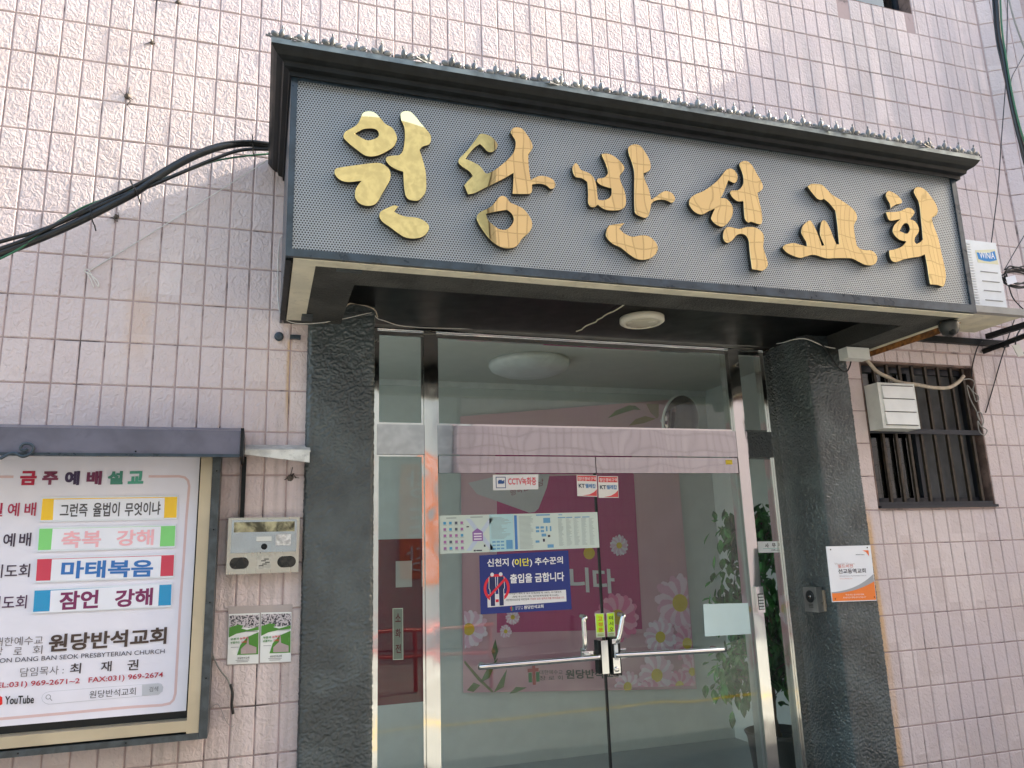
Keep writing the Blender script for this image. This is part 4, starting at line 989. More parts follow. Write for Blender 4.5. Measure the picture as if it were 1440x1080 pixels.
def emb(cx, cz):
    MB().box(cx - .012, cx + .012, Yp - .003, Yp - .0025, cz - .08, cz + .09).box(cx - .05, cx + .04, Yp - .0034, Yp - .0031, cz + .015, cz + .04).build('emblem', flat((.45, .05, .06)), bn)
    MB().box(cx - .045, cx - .018, Yp - .003, Yp - .0025, cz - .06, cz + .01).box(cx + .018, cx + .045, Yp - .003, Yp - .0025, cz - .06, cz + .01).build('emblem', flat((.05, .22, .08)), bn)
e_ = (3.1471, 2.2, 0.6531); emb(e_[0], e_[2])
rnd = random.Random(3)
def daisy(cx, cz, r, lay, pink=.2, n=17, clip=True):
    yb_ = Yp - .004 - lay * .0012
    b = MB()
    for ring in range(2):
        for i in range(n):
            a = 2 * math.pi * (i + .5 * ring) / n + rnd.gauss(0, .05); rr = r * (1 - .16 * ring) * rnd.uniform(.92, 1.05); w = r * .17
            prof_ = [(.2, -.25), (.55, -.8), (.85, -.9), (.98, -.45), (1, 0), (.98, .45), (.85, .9), (.55, .8), (.2, .25)]
            pp = []
            for u, v in prof_:
                x = cx + math.cos(a) * rr * u - math.sin(a) * w * v; z = cz + math.sin(a) * rr * u + math.cos(a) * w * v
                if clip: x = min(max(x, 2.60), 4.548); z = max(z, .455 + .12 * (4.56 - x) / 2)
                pp.append((x, z))
            try: f = b.bm.faces.new([b.bm.verts.new((x, yb_ - ring * .0003 - i * .00001, z)) for x, z in pp[::-1]]); f.material_index = (i + ring) % 2
            except ValueError: pass
    o = b.build('daisy_print', [flat((.88, .78 - pink * .5, .85 - pink * .4)), flat((.82, .55 - pink * .45, .68 - pink * .4))], bn)
    MB().slab([(min(max(x, 2.60), 4.548), max(z, .47)) for x, z in ring_pts(cx, cz, r * .30, 20)], yb_ - .0012, yb_ - .0009).build('centre', flat((.72, .50, .03)), o)
for a_ in [(3.936,1.603,0.085,1,0.00),(4.464,1.117,0.240,0,0.30),(4.256,0.857,0.150,2,0.10),(4.501,0.792,0.150,1,0.50),(4.200,0.564,0.170,3,0.20),(3.934,0.498,0.120,2,0.20),(4.124,0.419,0.130,4,0.50),(4.399,0.467,0.130,3,0.60),(4.527,0.567,0.110,2,0.50),(2.635,1.013,0.150,1,0.10),(2.989,1.082,0.060,1,0.10),(2.928,0.980,0.050,2,0.10),(3.884,1.034,0.200,0,0.80)]:
    daisy(*a_)
def leafprint(pts, col):
    MB().slab([(p[0], p[1]) for p in pts], Yp - .0035, Yp - .003).build('leaf_print', flat(col), bn)
leafprint([(3.9033, 2.6749),(3.9847, 2.7434),(4.1125, 2.7928),(4.1752, 2.7917),(4.2249, 2.7545),(4.1622, 2.7576),(4.0558, 2.7261)], (.14, .22, .06))
leafprint([(4.0994, 2.6128),(4.1662, 2.6714),(4.263, 2.7025),(4.3672, 2.6808),(4.2476, 2.6397)], (.34, .26, .10))
leafprint([(4.282, 2.8093),(4.4048, 2.8128),(4.3959, 2.7057),(4.3779, 2.6811),(4.3183, 2.7328)], (.36, .27, .14))
leafprint([(2.8447, 0.9282),(2.8635, 0.8372),(2.8346, 0.7662),(2.8101, 0.8408)], (.07, .15, .05))
leafprint([(2.7162, 0.6227),(2.7712, 0.7143),(2.862, 0.7886),(2.7871, 0.6491)], (.09, .18, .05))
leafprint([(2.8193, 0.543),(2.8749, 0.6264),(2.9308, 0.7027),(2.9, 0.5764)], (.10, .17, .05))
leafprint([(2.611, 0.5756),(2.664, 0.6267),(2.7157, 0.6036),(2.6625, 0.5604)], (.12, .17, .06))
leafprint([(2.9428, 0.525),(2.998, 0.5686),(3.0878, 0.5583),(2.9965, 0.5286)], (.09, .16, .05))
leafprint([(2.5981, 0.7907),(2.717, 0.6544),(2.8195, 0.5509),(2.8053, 0.5441),(2.6992, 0.6399),(2.5942, 0.7718)], (.15, .16, .06))
# hall lamp, convex mirror, plant and small things
hl = thing('hall_lamp', (2.87, 1.4, 2.95), 'large round white lamp on the hall ceiling seen through the transom', 'lamp')
MB().lathe([(.30, 0), (.30, -.03), (.285, -.055), (.22, -.085), (.10, -.10)], (2.95, 1.5, 2.949), 'z', 40).build('shade', MAT['white_plastic'], hl)
cm = thing('convex_mirror', (4.25, 1.9, 2.60), 'round convex mirror on a white bracket high inside the hall', 'mirror')
mr = MB()
MR = Matrix.Translation((4.16, 1.45, 2.52)) @ Matrix.Rotation(R(28), 4, 'Z') @ Matrix.Rotation(R(35), 4, 'Y') @ Matrix.Rotation(R(15), 4, 'X')
mr.lathe([(.20, 0), (.195, .012), (.165, .028), (.11, .045), (.05, .054)], (0, 0, 0), 'y', 32); bmesh.ops.transform(mr.bm, matrix=MR, verts=mr.bm.verts)
mr.build('mirror_face', mirror_steel('convex_mirror', .03, .02, (.28, .25, .25)), cm)
mr = MB(); mr.lathe([(.208, -.012), (.208, .004), (.200, .008), (.198, .0)], (0, 0, 0), 'y', 32); mr.box(-.06, .06, .03, .14, -.06, .06); bmesh.ops.transform(mr.bm, matrix=MR, verts=mr.bm.verts)
mr.build('rim', MAT['white_plastic'], cm)
MB().tube([MR @ Vector((0, .1, 0)), (4.4, 1.9, 2.6), (4.5, HY, 2.62)], .02, 8).build('bracket', MAT['white_plastic'], cm)
mb = thing('maroon_partition', (1.9, .7, 0), 'dark maroon board standing behind the left side light', 'partition')
MB().box(1.62, 2.03, .62, .66, .80, 1.66).build('board', MAT['maroon'], mb)
MB().box(1.66, 1.70, .62, .66, 0, .80).box(1.98, 2.02, .62, .66, 0, .80).build('leg', MAT['maroon'], mb)
bs = sheet('hall_notice', [(1.81, 1.40), (1.90, 1.40), (1.90, 1.54), (1.81, 1.54)], .61, flat((.55, .52, .50))); tag(bs, 'small white notice on the maroon board behind the left side light', 'notice')
al = thing('fire_alarm', (4.88, 1.2, 2.2), 'round red fire alarm high on the hall side wall by the right door', 'alarm')
MB().lathe([(.09, -.03), (.09, 0), (.06, .02)], (4.866, 1.75, 2.28), 'x', 24).build('bell', MAT['red_paint'], al)
ex = thing('fire_extinguisher', (4.72, .72, .9), 'red fire extinguisher hanging inside the right side light', 'fire extinguisher')
MB().lathe([(.035, 0), (.04, .02), (.04, .30), (.022, .34), (.014, .37)], (4.48, .62, .93), 'z', 20).build('cylinder', MAT['red_paint'], ex)
MB().tube([(4.48, .62, 1.28), (4.44, .61, 1.36), (4.44, .60, 1.55)], .012, 8).build('hose', MAT['cable'], ex)
nt = thing('framed_notice', (4.60, HY - .01, 1.75), 'small notice with blue border behind the potted ficus', 'notice')
q0 = (4.9063, 2.2, 1.8132); q1 = (4.9827, 2.2, 1.5924)
MB().box(q0[0], q0[0] + .22, HY - .02, HY - .01, q1[2], q0[2]).build('border', flat((.05, .18, .45)), nt); MB().box(q0[0] + .012, q0[0] + .208, HY - .023, HY - .0201, q1[2] + .012, q0[2] - .012).build('sheet', flat((.6, .62, .65)), nt)

fic = thing('potted_ficus', (4.62, 1.15, .02), 'artificial ficus tree in a brown pot inside the right side light', 'plant')
FXc, FYc = 4.43, 1.0
MB().lathe([(.14, 0), (.17, .05), (.20, .30), (.215, .33), (.20, .335), (.19, .28)], (FXc, FYc, .02), 'z', 28).build('pot', MAT['pot'], fic)
for s_ in range(3):
    pts = [Vector((FXc + (s_ - 1) * .03, FYc + (s_ % 2) * .03, .25))]
    for q in range(7): pts.append(pts[-1] + Vector((rnd.gauss(0, .02), rnd.gauss(0, .02), .21)))
    MB().tube(pts, [.014 - .0012 * i for i in range(len(pts))], 7, smooth_path=False).build('trunk', MAT['trunk'], fic)
# leaf mesh
def leaf_mesh(mat):
    P_ = [(0, 0, 0), (.011, .0, .012), (.018, -.002, .030), (.012, -.006, .052), (0, -.012, .072), (-.012, -.006, .052), (-.018, -.002, .030), (-.011, 0, .012), (0, .004, .03), (0, .002, .052)]
    F_ = [(0, 1, 8), (1, 2, 8), (2, 3, 9, 8), (3, 4, 9), (4, 5, 9), (5, 6, 8, 9), (6, 7, 8), (7, 0, 8)]
    me = bpy.data.meshes.new('leaf'); me.from_pydata(P_, [], F_); me.materials.append(mat); return me
lms = [leaf_mesh(MAT['leafgreen']), leaf_mesh(MAT['leafgreen']), leaf_mesh(MAT['leafback'])]
twigs = MB(); cnt = 0
clusters = []
for i in range(66):
    zc = rnd.uniform(.62, 1.78); a = rnd.uniform(0, 2 * math.pi); rad = rnd.uniform(.06, .36) * (1.1 - .3 * (zc - .6))
    clusters.append((FXc + math.cos(a) * rad, FYc + math.sin(a) * rad * .8, zc))
stf = []
for cx, cy, cz in clusters:
    base = Vector((FXc, FYc, cz - .12)); tip = Vector((cx, cy, cz))
    twigs.tube([base, (base + tip) / 2 + Vector((0, 0, .03)), tip, tip + Vector((rnd.gauss(0, .04), rnd.gauss(0, .04), -.09))], .003, 4)
    for l in range(30):
        p = tip + Vector((rnd.gauss(0, .055), rnd.gauss(0, .055), rnd.gauss(-.02, .07)))
        me = lms[rnd.randrange(3)]
        mt = Matrix.Translation(p) @ Matrix.Rotation(rnd.uniform(0, 6.28), 4, 'Z') @ Matrix.Rotation(R(rnd.gauss(140, 25)), 4, 'X') @ Matrix.Scale(rnd.uniform(1.0, 1.45), 4)
        if cnt < 300:
            o = bpy.data.objects.new('leaf', me); COL.objects.link(o); o.parent = fic; o.matrix_basis = Matrix.Translation(-origin(fic)) @ mt; cnt += 1
        else: stf.append((me, mt))
if stf:
    V_, F_ = [], []
    for me, mt in stf:
        n = len(V_); V_ += [tuple(mt @ v.co) for v in me.vertices]; F_ += [tuple(n + i for i in p.vertices) for p in me.polygons]
    me = bpy.data.meshes.new('foliage'); me.from_pydata(V_, [], F_); me.materials.append(MAT['leafgreen']); tag(link('foliage', me, fic), kind='stuff')
tag(twigs.build('twigs', MAT['trunk'], fic), kind='stuff')

# ================================================================= ON THE RIGHT PILLAR
wv = thing('partner_plate', (4.29, PILL - .012, 1.39), 'white and orange partner church plate screwed to the right stone pillar', 'sign')
WVQ = ((4.1212, -0.062, 1.5426), (4.4281, -0.062, 1.5406), (4.4208, -0.062, 1.2347), (4.1185, -0.062, 1.2412))
YW = -.062
sheet('plate', [(p[0], p[2]) for p in WVQ], YW, flat((.78, .79, .82), .35), wv, .004)
cur = [UV(0.01 + .98 * t, .825 - .05 * t - .25 * t ** 2.4, WVQ) for t in [i / 14 for i in range(15)]]
cur2 = [UV(0.01 + .98 * t, .845 + .0 * t - .19 * t ** 2.2, WVQ) for t in [i / 14 for i in range(15)]]
outline_solid('grey_swoosh', [cur + [UV(.99, .70, WVQ)] + cur2[::-1]], YW - .0008, .0006, flat((.35, .36, .38)), wv, 0)
outline_solid('orange_field', [cur2 + [UV(.99, .985, WVQ), UV(.01, .985, WVQ)]], YW - .0014, .0006, flat((.85, .20, .03)), wv, 0)
MB().slab([UV(.80, .09, WVQ), UV(.94, .09, WVQ), UV(.94, .20, WVQ), UV(.88, .12, WVQ)], YW - .001, YW - .0004).build('logo_mark', flat((.85, .18, .04)), wv)
yw = YW - .0022
text('World Vision', (4.3151, 1.4892), (4.3753, 1.4879), 0.0056, yw, flat((.12, .10, .10)), wv, .01)
text('World Vision', (4.1621, 1.4392), (4.2982, 1.4370), 0.0123, yw, flat((.55, .50, .50)), wv, -.004)
text('월드비전', (4.1828, 1.4230), (4.2856, 1.4218), 0.0173, yw - .0004, flat((.72, .14, .08)), wv, .0)
text('선교동역교회', (4.1819, 1.3914), (4.3703, 1.3887), 0.0258, yw, flat((.04, .04, .06)), wv, .01)
text('World Vision Partnership Church', (4.1846, 1.3734), (4.3689, 1.3706), 0.0074, yw, flat((.25, .25, .27)), wv, .0)
text('www.worldvision.or.kr', (4.1844, 1.3617), (4.2727, 1.3601), 0.0043, yw, flat((.72, .2, .1)), wv, .0)
text('"우리나라는 월드비전과 함께', (4.2107, 1.2710), (4.3365, 1.2683), 0.0091, yw, WH, wv, .0)
text('지구촌이웃의 행복을 섬기고 있습니다"', (4.1923, 1.2565), (4.3498, 1.2535), 0.0091, yw, WH, wv, .0)
for u, v in ((.09, .06), (.92, .04), (.07, .945), (.955, .935)):
    x, z = UV(u, v, WVQ); MB().lathe([(.004, 0), (.0035, .002)], (x, YW, z), 'y', 10).build('screw', MAT['iron'], wv)
ic = thing('door_intercom', (4.14, .10, 1.25), 'small silver intercom unit with round black camera on the pillar return', 'intercom')
MB().box(4.110, 4.149, .050, .165, 1.180, 1.318).build('housing', plain('silver_plastic', (.30, .30, .29), .3, .7), ic, .006, 2)
MB().lathe([(.034, 0), (.034, -.004), (.028, -.005), (.016, -.004)], (4.110, .108, 1.265), 'x', 24).build('camera_ring', MAT['dark'], ic)
MB().lathe([(.012, 0), (.010, -.004)], (4.106, .108, 1.265), 'x', 16).build('camera_lens', MAT['chrome'], ic)
for k_ in range(3): MB().box(4.1085, 4.1105, .09, .126, 1.205 + k_ * .008, 1.208 + k_ * .008).build('speaker_slot', MAT['dark'], ic)
MB().box(4.149, 4.158, .035, .10, 1.185, 1.30).build('back_plate', plain('beige_plate', (.35, .27, .20), .6), ic, .001)

# ================================================================= AIR CONDITIONER, FAN BOX
AY = -.33
ac = thing('air_conditioner', (5.1, -.2, 2.89), 'white outdoor air conditioner on a bracket behind the canopy right end', 'air conditioner')
MB().box(4.72, 5.47, AY, -.03, 2.895, 3.385).build('casing', MAT['white_metal'], ac, .006, 2)
for k_ in range(26):
    z = 2.915 + k_ * .0175; MB().box(4.76, 5.245, AY - .010, AY - .001, z, z + .007).build('louver', MAT['white_metal'], ac)
q_ = ((5.2847, -0.33, 3.3183), (5.453, -0.33, 3.3391), (5.4604, -0.33, 3.2394), (5.2908, -0.33, 3.2385))
sheet('badge', [(p[0], p[2]) for p in q_], AY - .0015, flat((.72, .68, .45)), ac)
sheet('badge_blue', [UV(.04, .18, q_), UV(.35, .24, q_), UV(.65, .22, q_), UV(.96, .10, q_), UV(.96, .72, q_), UV(.6, .86, q_), UV(.3, .84, q_), UV(.06, .72, q_)], AY - .0022, flat((.01, .22, .55)), ac, .0005)
text('WINIA', UV(.14, .65, q_), UV(.88, .64, q_), .042, AY - .003, WH, ac, .012)
for k_ in range(5): MB().box(5.30, 5.44, AY - .004, AY + .002, 2.93 + k_ * .062, 2.934 + k_ * .062).build('groove', MAT['cable_grey'], ac)
sh = thing('steel_bracket', (5.1, -.25, 2.83), 'grey steel angle bracket carrying the air conditioner', 'bracket')
MB().box(4.56, 5.80, -.50, -.46, 2.845, 2.885).build('front_rail', MAT['cable_grey'], sh, .002)
MB().box(4.56, 5.80, -.04, -.005, 2.80, 2.84).build('rear_rail', MAT['iron'], sh, .002)
for x in (4.70, 5.60): MB().box(x, x + .035, -.459, -.041, 2.842, 2.875).build('side_rail', MAT['iron'], sh, .002)
MB().tube([(5.80, -.46, 2.862), (5.58, -.02, 2.76)], .020, 4).build('brace', MAT['iron'], sh)
MB().box(4.60, 5.50, -.455, -.05, 2.876, 2.886).build('board', MAT['cream'], sh)

fb = thing('exhaust_vent', (4.68, -.06, 2.22), 'white boxed exhaust vent with three louvers on the barred window', 'vent')
VX0, VX1, VZ0, VZ1, VY = 4.582, 4.86, 2.215, 2.492, -.12
MB().box(VX0, VX1, VY, -.012, VZ0, VZ1).build('casing', MAT['white_plastic'], fb, .006, 2)
for k_ in range(3):
    z = VZ0 + .022 + k_ * .080
    b = MB(); b.hexa([(VX0 + .025, VY - .012, z), (VX1 - .018, VY - .012, z), (VX1 - .018, VY + .002, z), (VX0 + .025, VY + .002, z), (VX0 + .025, VY - .003, z + .076), (VX1 - .018, VY - .003, z + .076), (VX1 - .018, VY + .002, z + .076), (VX0 + .025, VY + .002, z + .076)])
    b.build('louver', MAT['white_metal'], fb, .001)
b = MB()
for k_ in range(4): b.box(VX0 + .024, VX1 - .017, VY - .006, VY - .001, VZ0 + .0185 + k_ * .080, VZ0 + .0215 + k_ * .080)
b.build('louver_gap', MAT['dark'], fb)

# ================================================================= NOTICE BOARD ON THE LEFT
nb = thing('notice_board', (0, -.1, .9), 'large framed church notice board with weekly service titles on a white sheet', 'notice board')
PY = -.10
MB().box(-1.5, .829, PY, PY + .006, .972, 2.02).build('poster_sheet', MAT['poster'], nb)
MB().box(-1.6, .90, -.085, -.004, .88, 2.12).build('back_box', MAT['dark'], nb)
b = MB()
b.box(.838, .884, -.152, -.086, .892, 2.05).box(-1.6, .884, -.1519, -.086, .900, .942)
b.build('inner_frame', MAT['board_cream'], nb, .003)
b = MB(); b.box(.885, .918, -.158, -.002, .868, 2.05).box(-1.6, .884, -.158, -.002, .868, .8915)
b.build('outer_frame', MAT['board_dark'], nb, .003)
rf = MB(); rf.box(-1.6, .998, -.30, -.294, 2.005, 2.105)
rf.hexa([(-1.6, -.294, 2.09), (.998, -.294, 2.09), (.998, -.002, 2.15), (-1.6, -.002, 2.15), (-1.6, -.294, 2.105), (.998, -.294, 2.105), (.998, -.002, 2.165), (-1.6, -.002, 2.165)])
rf = rf.build('roof', MAT['roof'], nb, .002)
MB().box(-1.6, .998, -.31, -.290, 1.992, 2.004).build('drip_edge', MAT['iron_blue'], rf, .001)
MB().box(.999, 1.012, -.31, -.003, 1.995, 2.115).build('end_plate', MAT['iron'], rf, .002)
sc = [(0.1291, -0.32, 1.9778), (0.1699, -0.32, 2.0001), (0.2048, -0.32, 1.9866), (0.2325, -0.32, 2.0007), (0.2378, -0.32, 2.0231), (0.222, -0.32, 2.0369), (0.2004, -0.32, 2.0338), (0.1947, -0.32, 2.017), (0.21, -0.32, 2.0088), (0.2189, -0.32, 2.0173)]
MB().tube(sc, .006, 8, smooth_path=True).build('scroll_ornament', MAT['iron_blue'], nb)
for u in (-.4, .1, .6): MB().lathe([(.004, 0), (.003, .003)], (u, -.31, 2.012), 'y', 8).build('rivet', MAT['iron'], nb)
for z in (1.1, 1.4, 1.7, 1.95): MB().lathe([(.004, 0), (.003, .003)], (.903, -.158, z), 'y', 8).build('rivet', MAT['iron'], nb)
for x in (.25, .62): MB().lathe([(.004, 0), (.003, .003)], (x, -.158, .880), 'y', 8).build('rivet', MAT['iron'], nb)
# pink rounded line
def px_path(pts, w, y, mat, parent, name='border_line'):
    pts = [Vector((p[0], p[2])) for p in pts]; L_, R_ = [], []
    for i, p in enumerate(pts):
        t = (pts[min(i + 1, len(pts) - 1)] - pts[max(i - 1, 0)]).normalized(); n_ = Vector((-t.y, t.x)) * w / 2
        L_.append(p + n_); R_.append(p - n_)
    b = MB(); a_ = [b.bm.verts.new((v.x, y, v.y)) for v in L_]; c_ = [b.bm.verts.new((v.x, y, v.y)) for v in R_]
    for i in range(len(pts) - 1): b.bm.faces.new((a_[i], a_[i + 1], c_[i + 1], c_[i]))
    return b.build(name, mat, parent)
PK = flat((.66, .46, .46)); py1 = PY - .0008
px_path([(0.6277, -0.1, 1.9324),(0.6866, -0.1, 1.9324),(0.749, -0.1, 1.933),(0.7721, -0.1, 1.9277),(0.7858, -0.1, 1.9138),(0.7914, -0.1, 1.8891),(0.7877, -0.1, 1.7488),(0.7863, -0.1, 1.5695),(0.7833, -0.1, 1.4235),(0.7841, -0.1, 1.1674),(0.7845, -0.1, 1.0425),(0.7792, -0.1, 1.0183),(0.7665, -0.1, 1.0057),(0.7374, -0.1, 1.0013),(0.611, -0.1, 1.004),(0.3828, -0.1, 1.0013),(0.1646, -0.1, 1.0001),(0.0245, -0.1, 0.9975)], .010, py1, PK, nb)
px_path([(-0.0741, -0.1, 1.9298),(0.0744, -0.1, 1.9312),(0.1224, -0.1, 1.9311)], .010, py1, PK, nb)
ty = PY - .0012
def C(h): return flat(tuple(((int(h[i:i + 2], 16) / 255) ** 2.2) for i in (0, 2, 4)))
# T() numbers: baseline ends in metres and ink height
TX = [
 ('금', (0.1472, 1.8962), (0.2066, 1.8967), 0.0583, 'b0203f', .05), ('주', (0.2271, 1.8974), (0.2855, 1.8979), 0.0558, '7a3350', .05),
 ('예', (0.3099, 1.8956), (0.3645, 1.8961), 0.0592, '3a2a4a', .05), ('배', (0.3910, 1.8968), (0.4479, 1.8973), 0.0581, '6a2348', .05),
 ('설', (0.4701, 1.8980), (0.5292, 1.8985), 0.0571, '3f8272', .05), ('교', (0.5482, 1.8999), (0.6088, 1.9012), 0.0545, '4a9a86', .05),
 ('일', (0.0465, 1.7713), (0.0974, 1.7712), 0.0539, 'a82048', .015), ('예', (0.1149, 1.7709), (0.1563, 1.7709), 0.0543, 'a82048', .015), ('배', (0.1746, 1.7714), (0.2158, 1.7714), 0.0546, 'a82048', .015),
 ('예', (0.1108, 1.6505), (0.1525, 1.6500), 0.0534, '3c2c40', .015), ('배', (0.1668, 1.6510), (0.2089, 1.6506), 0.0537, '3c2c40', .015),
 ('기도회', (0.0816, 1.5291), (0.2156, 1.5286), 0.0524, '3c2c40', .01), ('기도회', (0.0851, 1.4074), (0.2160, 1.4075), 0.0516, '4a2448', .01),
 ('원당반석교회', (0.3074, 1.2349), (0.7385, 1.2396), 0.0672, '473732', .03),
 ('대한예수교', (0.1192, 1.2686), (0.2858, 1.2665), 0.0331, '5a5050', -.005),
 ('장', (0.1210, 1.2334), (0.1508, 1.2332), 0.0317, '5a5050', -.005), ('로', (0.1874, 1.2337), (0.2171, 1.2330), 0.0270, '5a5050', -.005), ('회', (0.2538, 1.2311), (0.2867, 1.2307), 0.0321, '5a5050', -.005),
 ('WON DANG BAN SEOK PRESBYTERIAN CHURCH', (0.1127, 1.2062), (0.7345, 1.2026), 0.0170, '2c2a3a', .0),
 ('담임목사 :', (0.2176, 1.1492), (0.3690, 1.1488), 0.0329, '5a5458', -.006),
 ('최', (0.3910, 1.1472), (0.4298, 1.1468), 0.0396, '3a3034', .012), ('재', (0.5016, 1.1477), (0.5401, 1.1473), 0.0388, '3a3034', .012), ('권', (0.5981, 1.1456), (0.6391, 1.1451), 0.0404, '3a3034', .012),
 ('TEL:031) 969-2671~2', (0.1202, 1.1089), (0.4291, 1.1038), 0.0252, 'b02840', .012), ('FAX:031) 969-2674', (0.4605, 1.1032), (0.7343, 1.1040), 0.0260, 'b02840', .012),
 ('YouTube', (0.1749, 1.0517), (0.2748, 1.0474), 0.0299, '2a2a2e', .02),
 ('원당반석교회', (0.4682, 1.0493), (0.6358, 1.0491), 0.0283, '4a4a50', .0), ('검색', (0.6854, 1.0563), (0.7189, 1.0554), 0.0201, '5a5a60', .0),
]
pill = [(0.3272, 1.0387),(0.3155, 1.0427),(0.3046, 1.0521),(0.2996, 1.0645),(0.3025, 1.0763),(0.312, 1.0839),(0.3258, 1.0871),(0.4374, 1.0872),(0.5544, 1.0878),(0.6574, 1.0872),(0.7169, 1.0883),(0.7307, 1.0828),(0.7376, 1.0696),(0.7349, 1.0535),(0.7209, 1.0421),(0.6603, 1.0421),(0.4991, 1.0406)]
outline_solid('search_box', [pill], ty + .0004, .0006, flat((.45, .47, .52)), nb, 0)
cxp = sum(p[0] for p in pill) / len(pill); czp = sum(p[1] for p in pill) / len(pill)
outline_solid('search_box', [[(cxp + (p[0] - cxp) * .994, czp + (p[1] - czp) * .95) for p in pill]], ty - .0002, .0006, MAT['poster'], nb, 0)
gp = [(0.6602, 1.044),(0.6575, 1.0854),(0.7158, 1.0865),(0.7296, 1.081),(0.7358, 1.0698),(0.733, 1.0549),(0.7196, 1.0441)]
outline_solid('search_button', [gp], ty - .0008, .0005, flat((.50, .51, .55)), nb, 0)
mg = (0.3229, -0.1, 1.0668)
outline_solid('magnifier_icon', [ring_pts(mg[0], mg[2], .009, 20), ring_pts(mg[0], mg[2], .007, 20)], ty - .0008, .0005, flat((.2, .2, .22)), nb, 0)
MB().slab([(mg[0] + .006, mg[2] - .007), (mg[0] + .0075, mg[2] - .0055), (mg[0] + .015, mg[2] - .014), (mg[0] + .0135, mg[2] - .0155)], ty - .0008, ty - .0004).build('magnifier_icon', flat((.2, .2, .22)), nb)
yt_ = [(0.1161, 1.052),(0.1131, 1.0817),(0.1576, 1.0834),(0.1646, 1.0792),(0.1676, 1.0535),(0.1619, 1.0498)]
outline_solid('play_logo', [yt_], ty - .0008, .0006, flat((.70, .01, .01)), nb, 0)
for s_, a_, b_, h_, c_, bo_ in TX: text(s_, a_, b_, h_, ty - .0016, C(c_), nb, bo_)
# four plastic title strips
STR = [
 ([(0.2327, 1.8474),(0.7505, 1.8514),(0.7528, 1.7483),(0.2333, 1.7458)], [(0.2781, 1.8368),(0.6976, 1.8404),(0.6992, 1.7552),(0.2814, 1.7528)], 'f5c43a', [('그런즉', (0.3048, 1.7638), (0.4059, 1.7651), 0.0551), ('율법이', (0.4259, 1.7633), (0.5260, 1.7646), 0.0587), ('무엇이냐', (0.5463, 1.7643), (0.6833, 1.7689), 0.0564)], '4c4a4e', .02, 'yellow-ended title strip, topmost of the four'),
 ([(0.2319, 1.7258),(0.7504, 1.7281),(0.7519, 1.6297),(0.2344, 1.6265)], [(0.2837, 1.7183),(0.6902, 1.7195),(0.6906, 1.6343),(0.2845, 1.6342)], '7ccf7a', [('축복', (0.3198, 1.6382), (0.4650, 1.6398), 0.0687), ('강해', (0.5227, 1.6418), (0.6648, 1.6424), 0.0657)], 'eeb0b8', .026, 'green-ended title strip with pink lettering'),
 ([(0.235, 1.6047),(0.7525, 1.606),(0.7541, 1.5062),(0.2376, 1.5056)], [(0.2916, 1.5959),(0.6991, 1.5966),(0.6996, 1.5098),(0.2932, 1.5103)], 'cc4256', [('마태복음', (0.3287, 1.5173), (0.6703, 1.5124), 0.0705)], '2b6cb0', .032, 'red-ended title strip with blue lettering'),
 ([(0.2366, 1.4815),(0.7498, 1.4853),(0.7514, 1.3871),(0.2384, 1.3861)], [(0.2977, 1.4726),(0.6987, 1.4794),(0.6993, 1.3918),(0.3006, 1.3877)], '1f8fbf', [('잠언', (0.3326, 1.3951), (0.4735, 1.3962), 0.0722), ('강해', (0.5344, 1.3945), (0.6762, 1.3973), 0.0708)], '7a2a58', .032, 'blue-ended title strip, lowest of the four'),
]
GLOSS = flat((.70, .74, .80), .12)
for outer, inner, col, tt, tc, bo_, lab in STR:
    cx_, cz_ = sum(p[0] for p in outer) / 4, sum(p[1] for p in outer) / 4
    stp = thing('title_strip', (cx_, PY, cz_), lab + ' on the notice board', 'strip')
    MB().slab([(p[0], p[1]) for p in outer], -.1060, -.1012).build('holder', GLOSS, stp, .0008)
    MB().slab([(cx_ + (p[0] - cx_) * .985, cz_ + (p[1] - cz_) * .86) for p in outer], -.1066, -.1061).build('coloured_card', flat(tuple(((int(col[i:i + 2], 16) / 255) ** 2.2) for i in (0, 2, 4)), .2), stp)
    MB().slab([(p[0], p[1]) for p in inner], -.1072, -.1067).build('white_card', flat((.78, .79, .86), .2), stp)
    for s_, a_, b_, h_ in tt: text(s_, a_, b_, h_, -.1080, C(tc), stp, bo_)

# ================================================================= STEEL LETTER BOX, LEAFLETS, LEDGE
mbx = thing('letter_box', (1.11, -.06, 1.5), 'worn stainless letter box with flap and two oval windows beside the pillar', 'letter box')
MB().box(.957, 1.262, -.058, -.010, 1.509, 1.753).build('body', mirror_steel('letter_box_steel', .26, .3, (.52, .49, .43), 9), mbx, .004)
b = MB(); b.hexa([(.972, -.078, 1.600), (1.250, -.078, 1.600), (1.250, -.0585, 1.600), (.972, -.0585, 1.600), (.972, -.066, 1.742), (1.250, -.066, 1.742), (1.250, -.0585, 1.742), (.972, -.0585, 1.742)])
fl = b.build('flap', mirror_steel('worn_steel', .14, .3, (.42, .43, .44), 8), mbx, .003)
MB().box(.982, 1.240, -.0705, -.0655, 1.685, 1.733).build('flap_window', plain('foil_reflections', (.30, .27, .17), .12, .5, var=.75, vs=22), fl)  # mottled base colour imitates reflections in the flap window
MB().box(1.078, 1.142, -.080, -.0745, 1.648, 1.668).build('name_slot', MAT['steel'], fl, .002)
MB().lathe([(.013, 0), (.013, .005), (.009, .006)], (1.112, -.077, 1.625), 'y', 18).build('key_hole', MAT['iron'], fl)
MB().box(1.160, 1.225, -.0785, -.0745, 1.628, 1.676).build('white_label', plain('rust_stained_label', (.55, .54, .52), .5, var=.3, vs=50, dirt=.6), fl)
def oval(cx, cz, w, h, n=24):
    pts = []
    for k in range(n):
        a = 2 * math.pi * k / n; r_ = h
        pts.append((cx + (w - h) * (1 if math.cos(a) > 0 else -1) + r_ * math.cos(a), cz + r_ * math.sin(a)))
    return pts
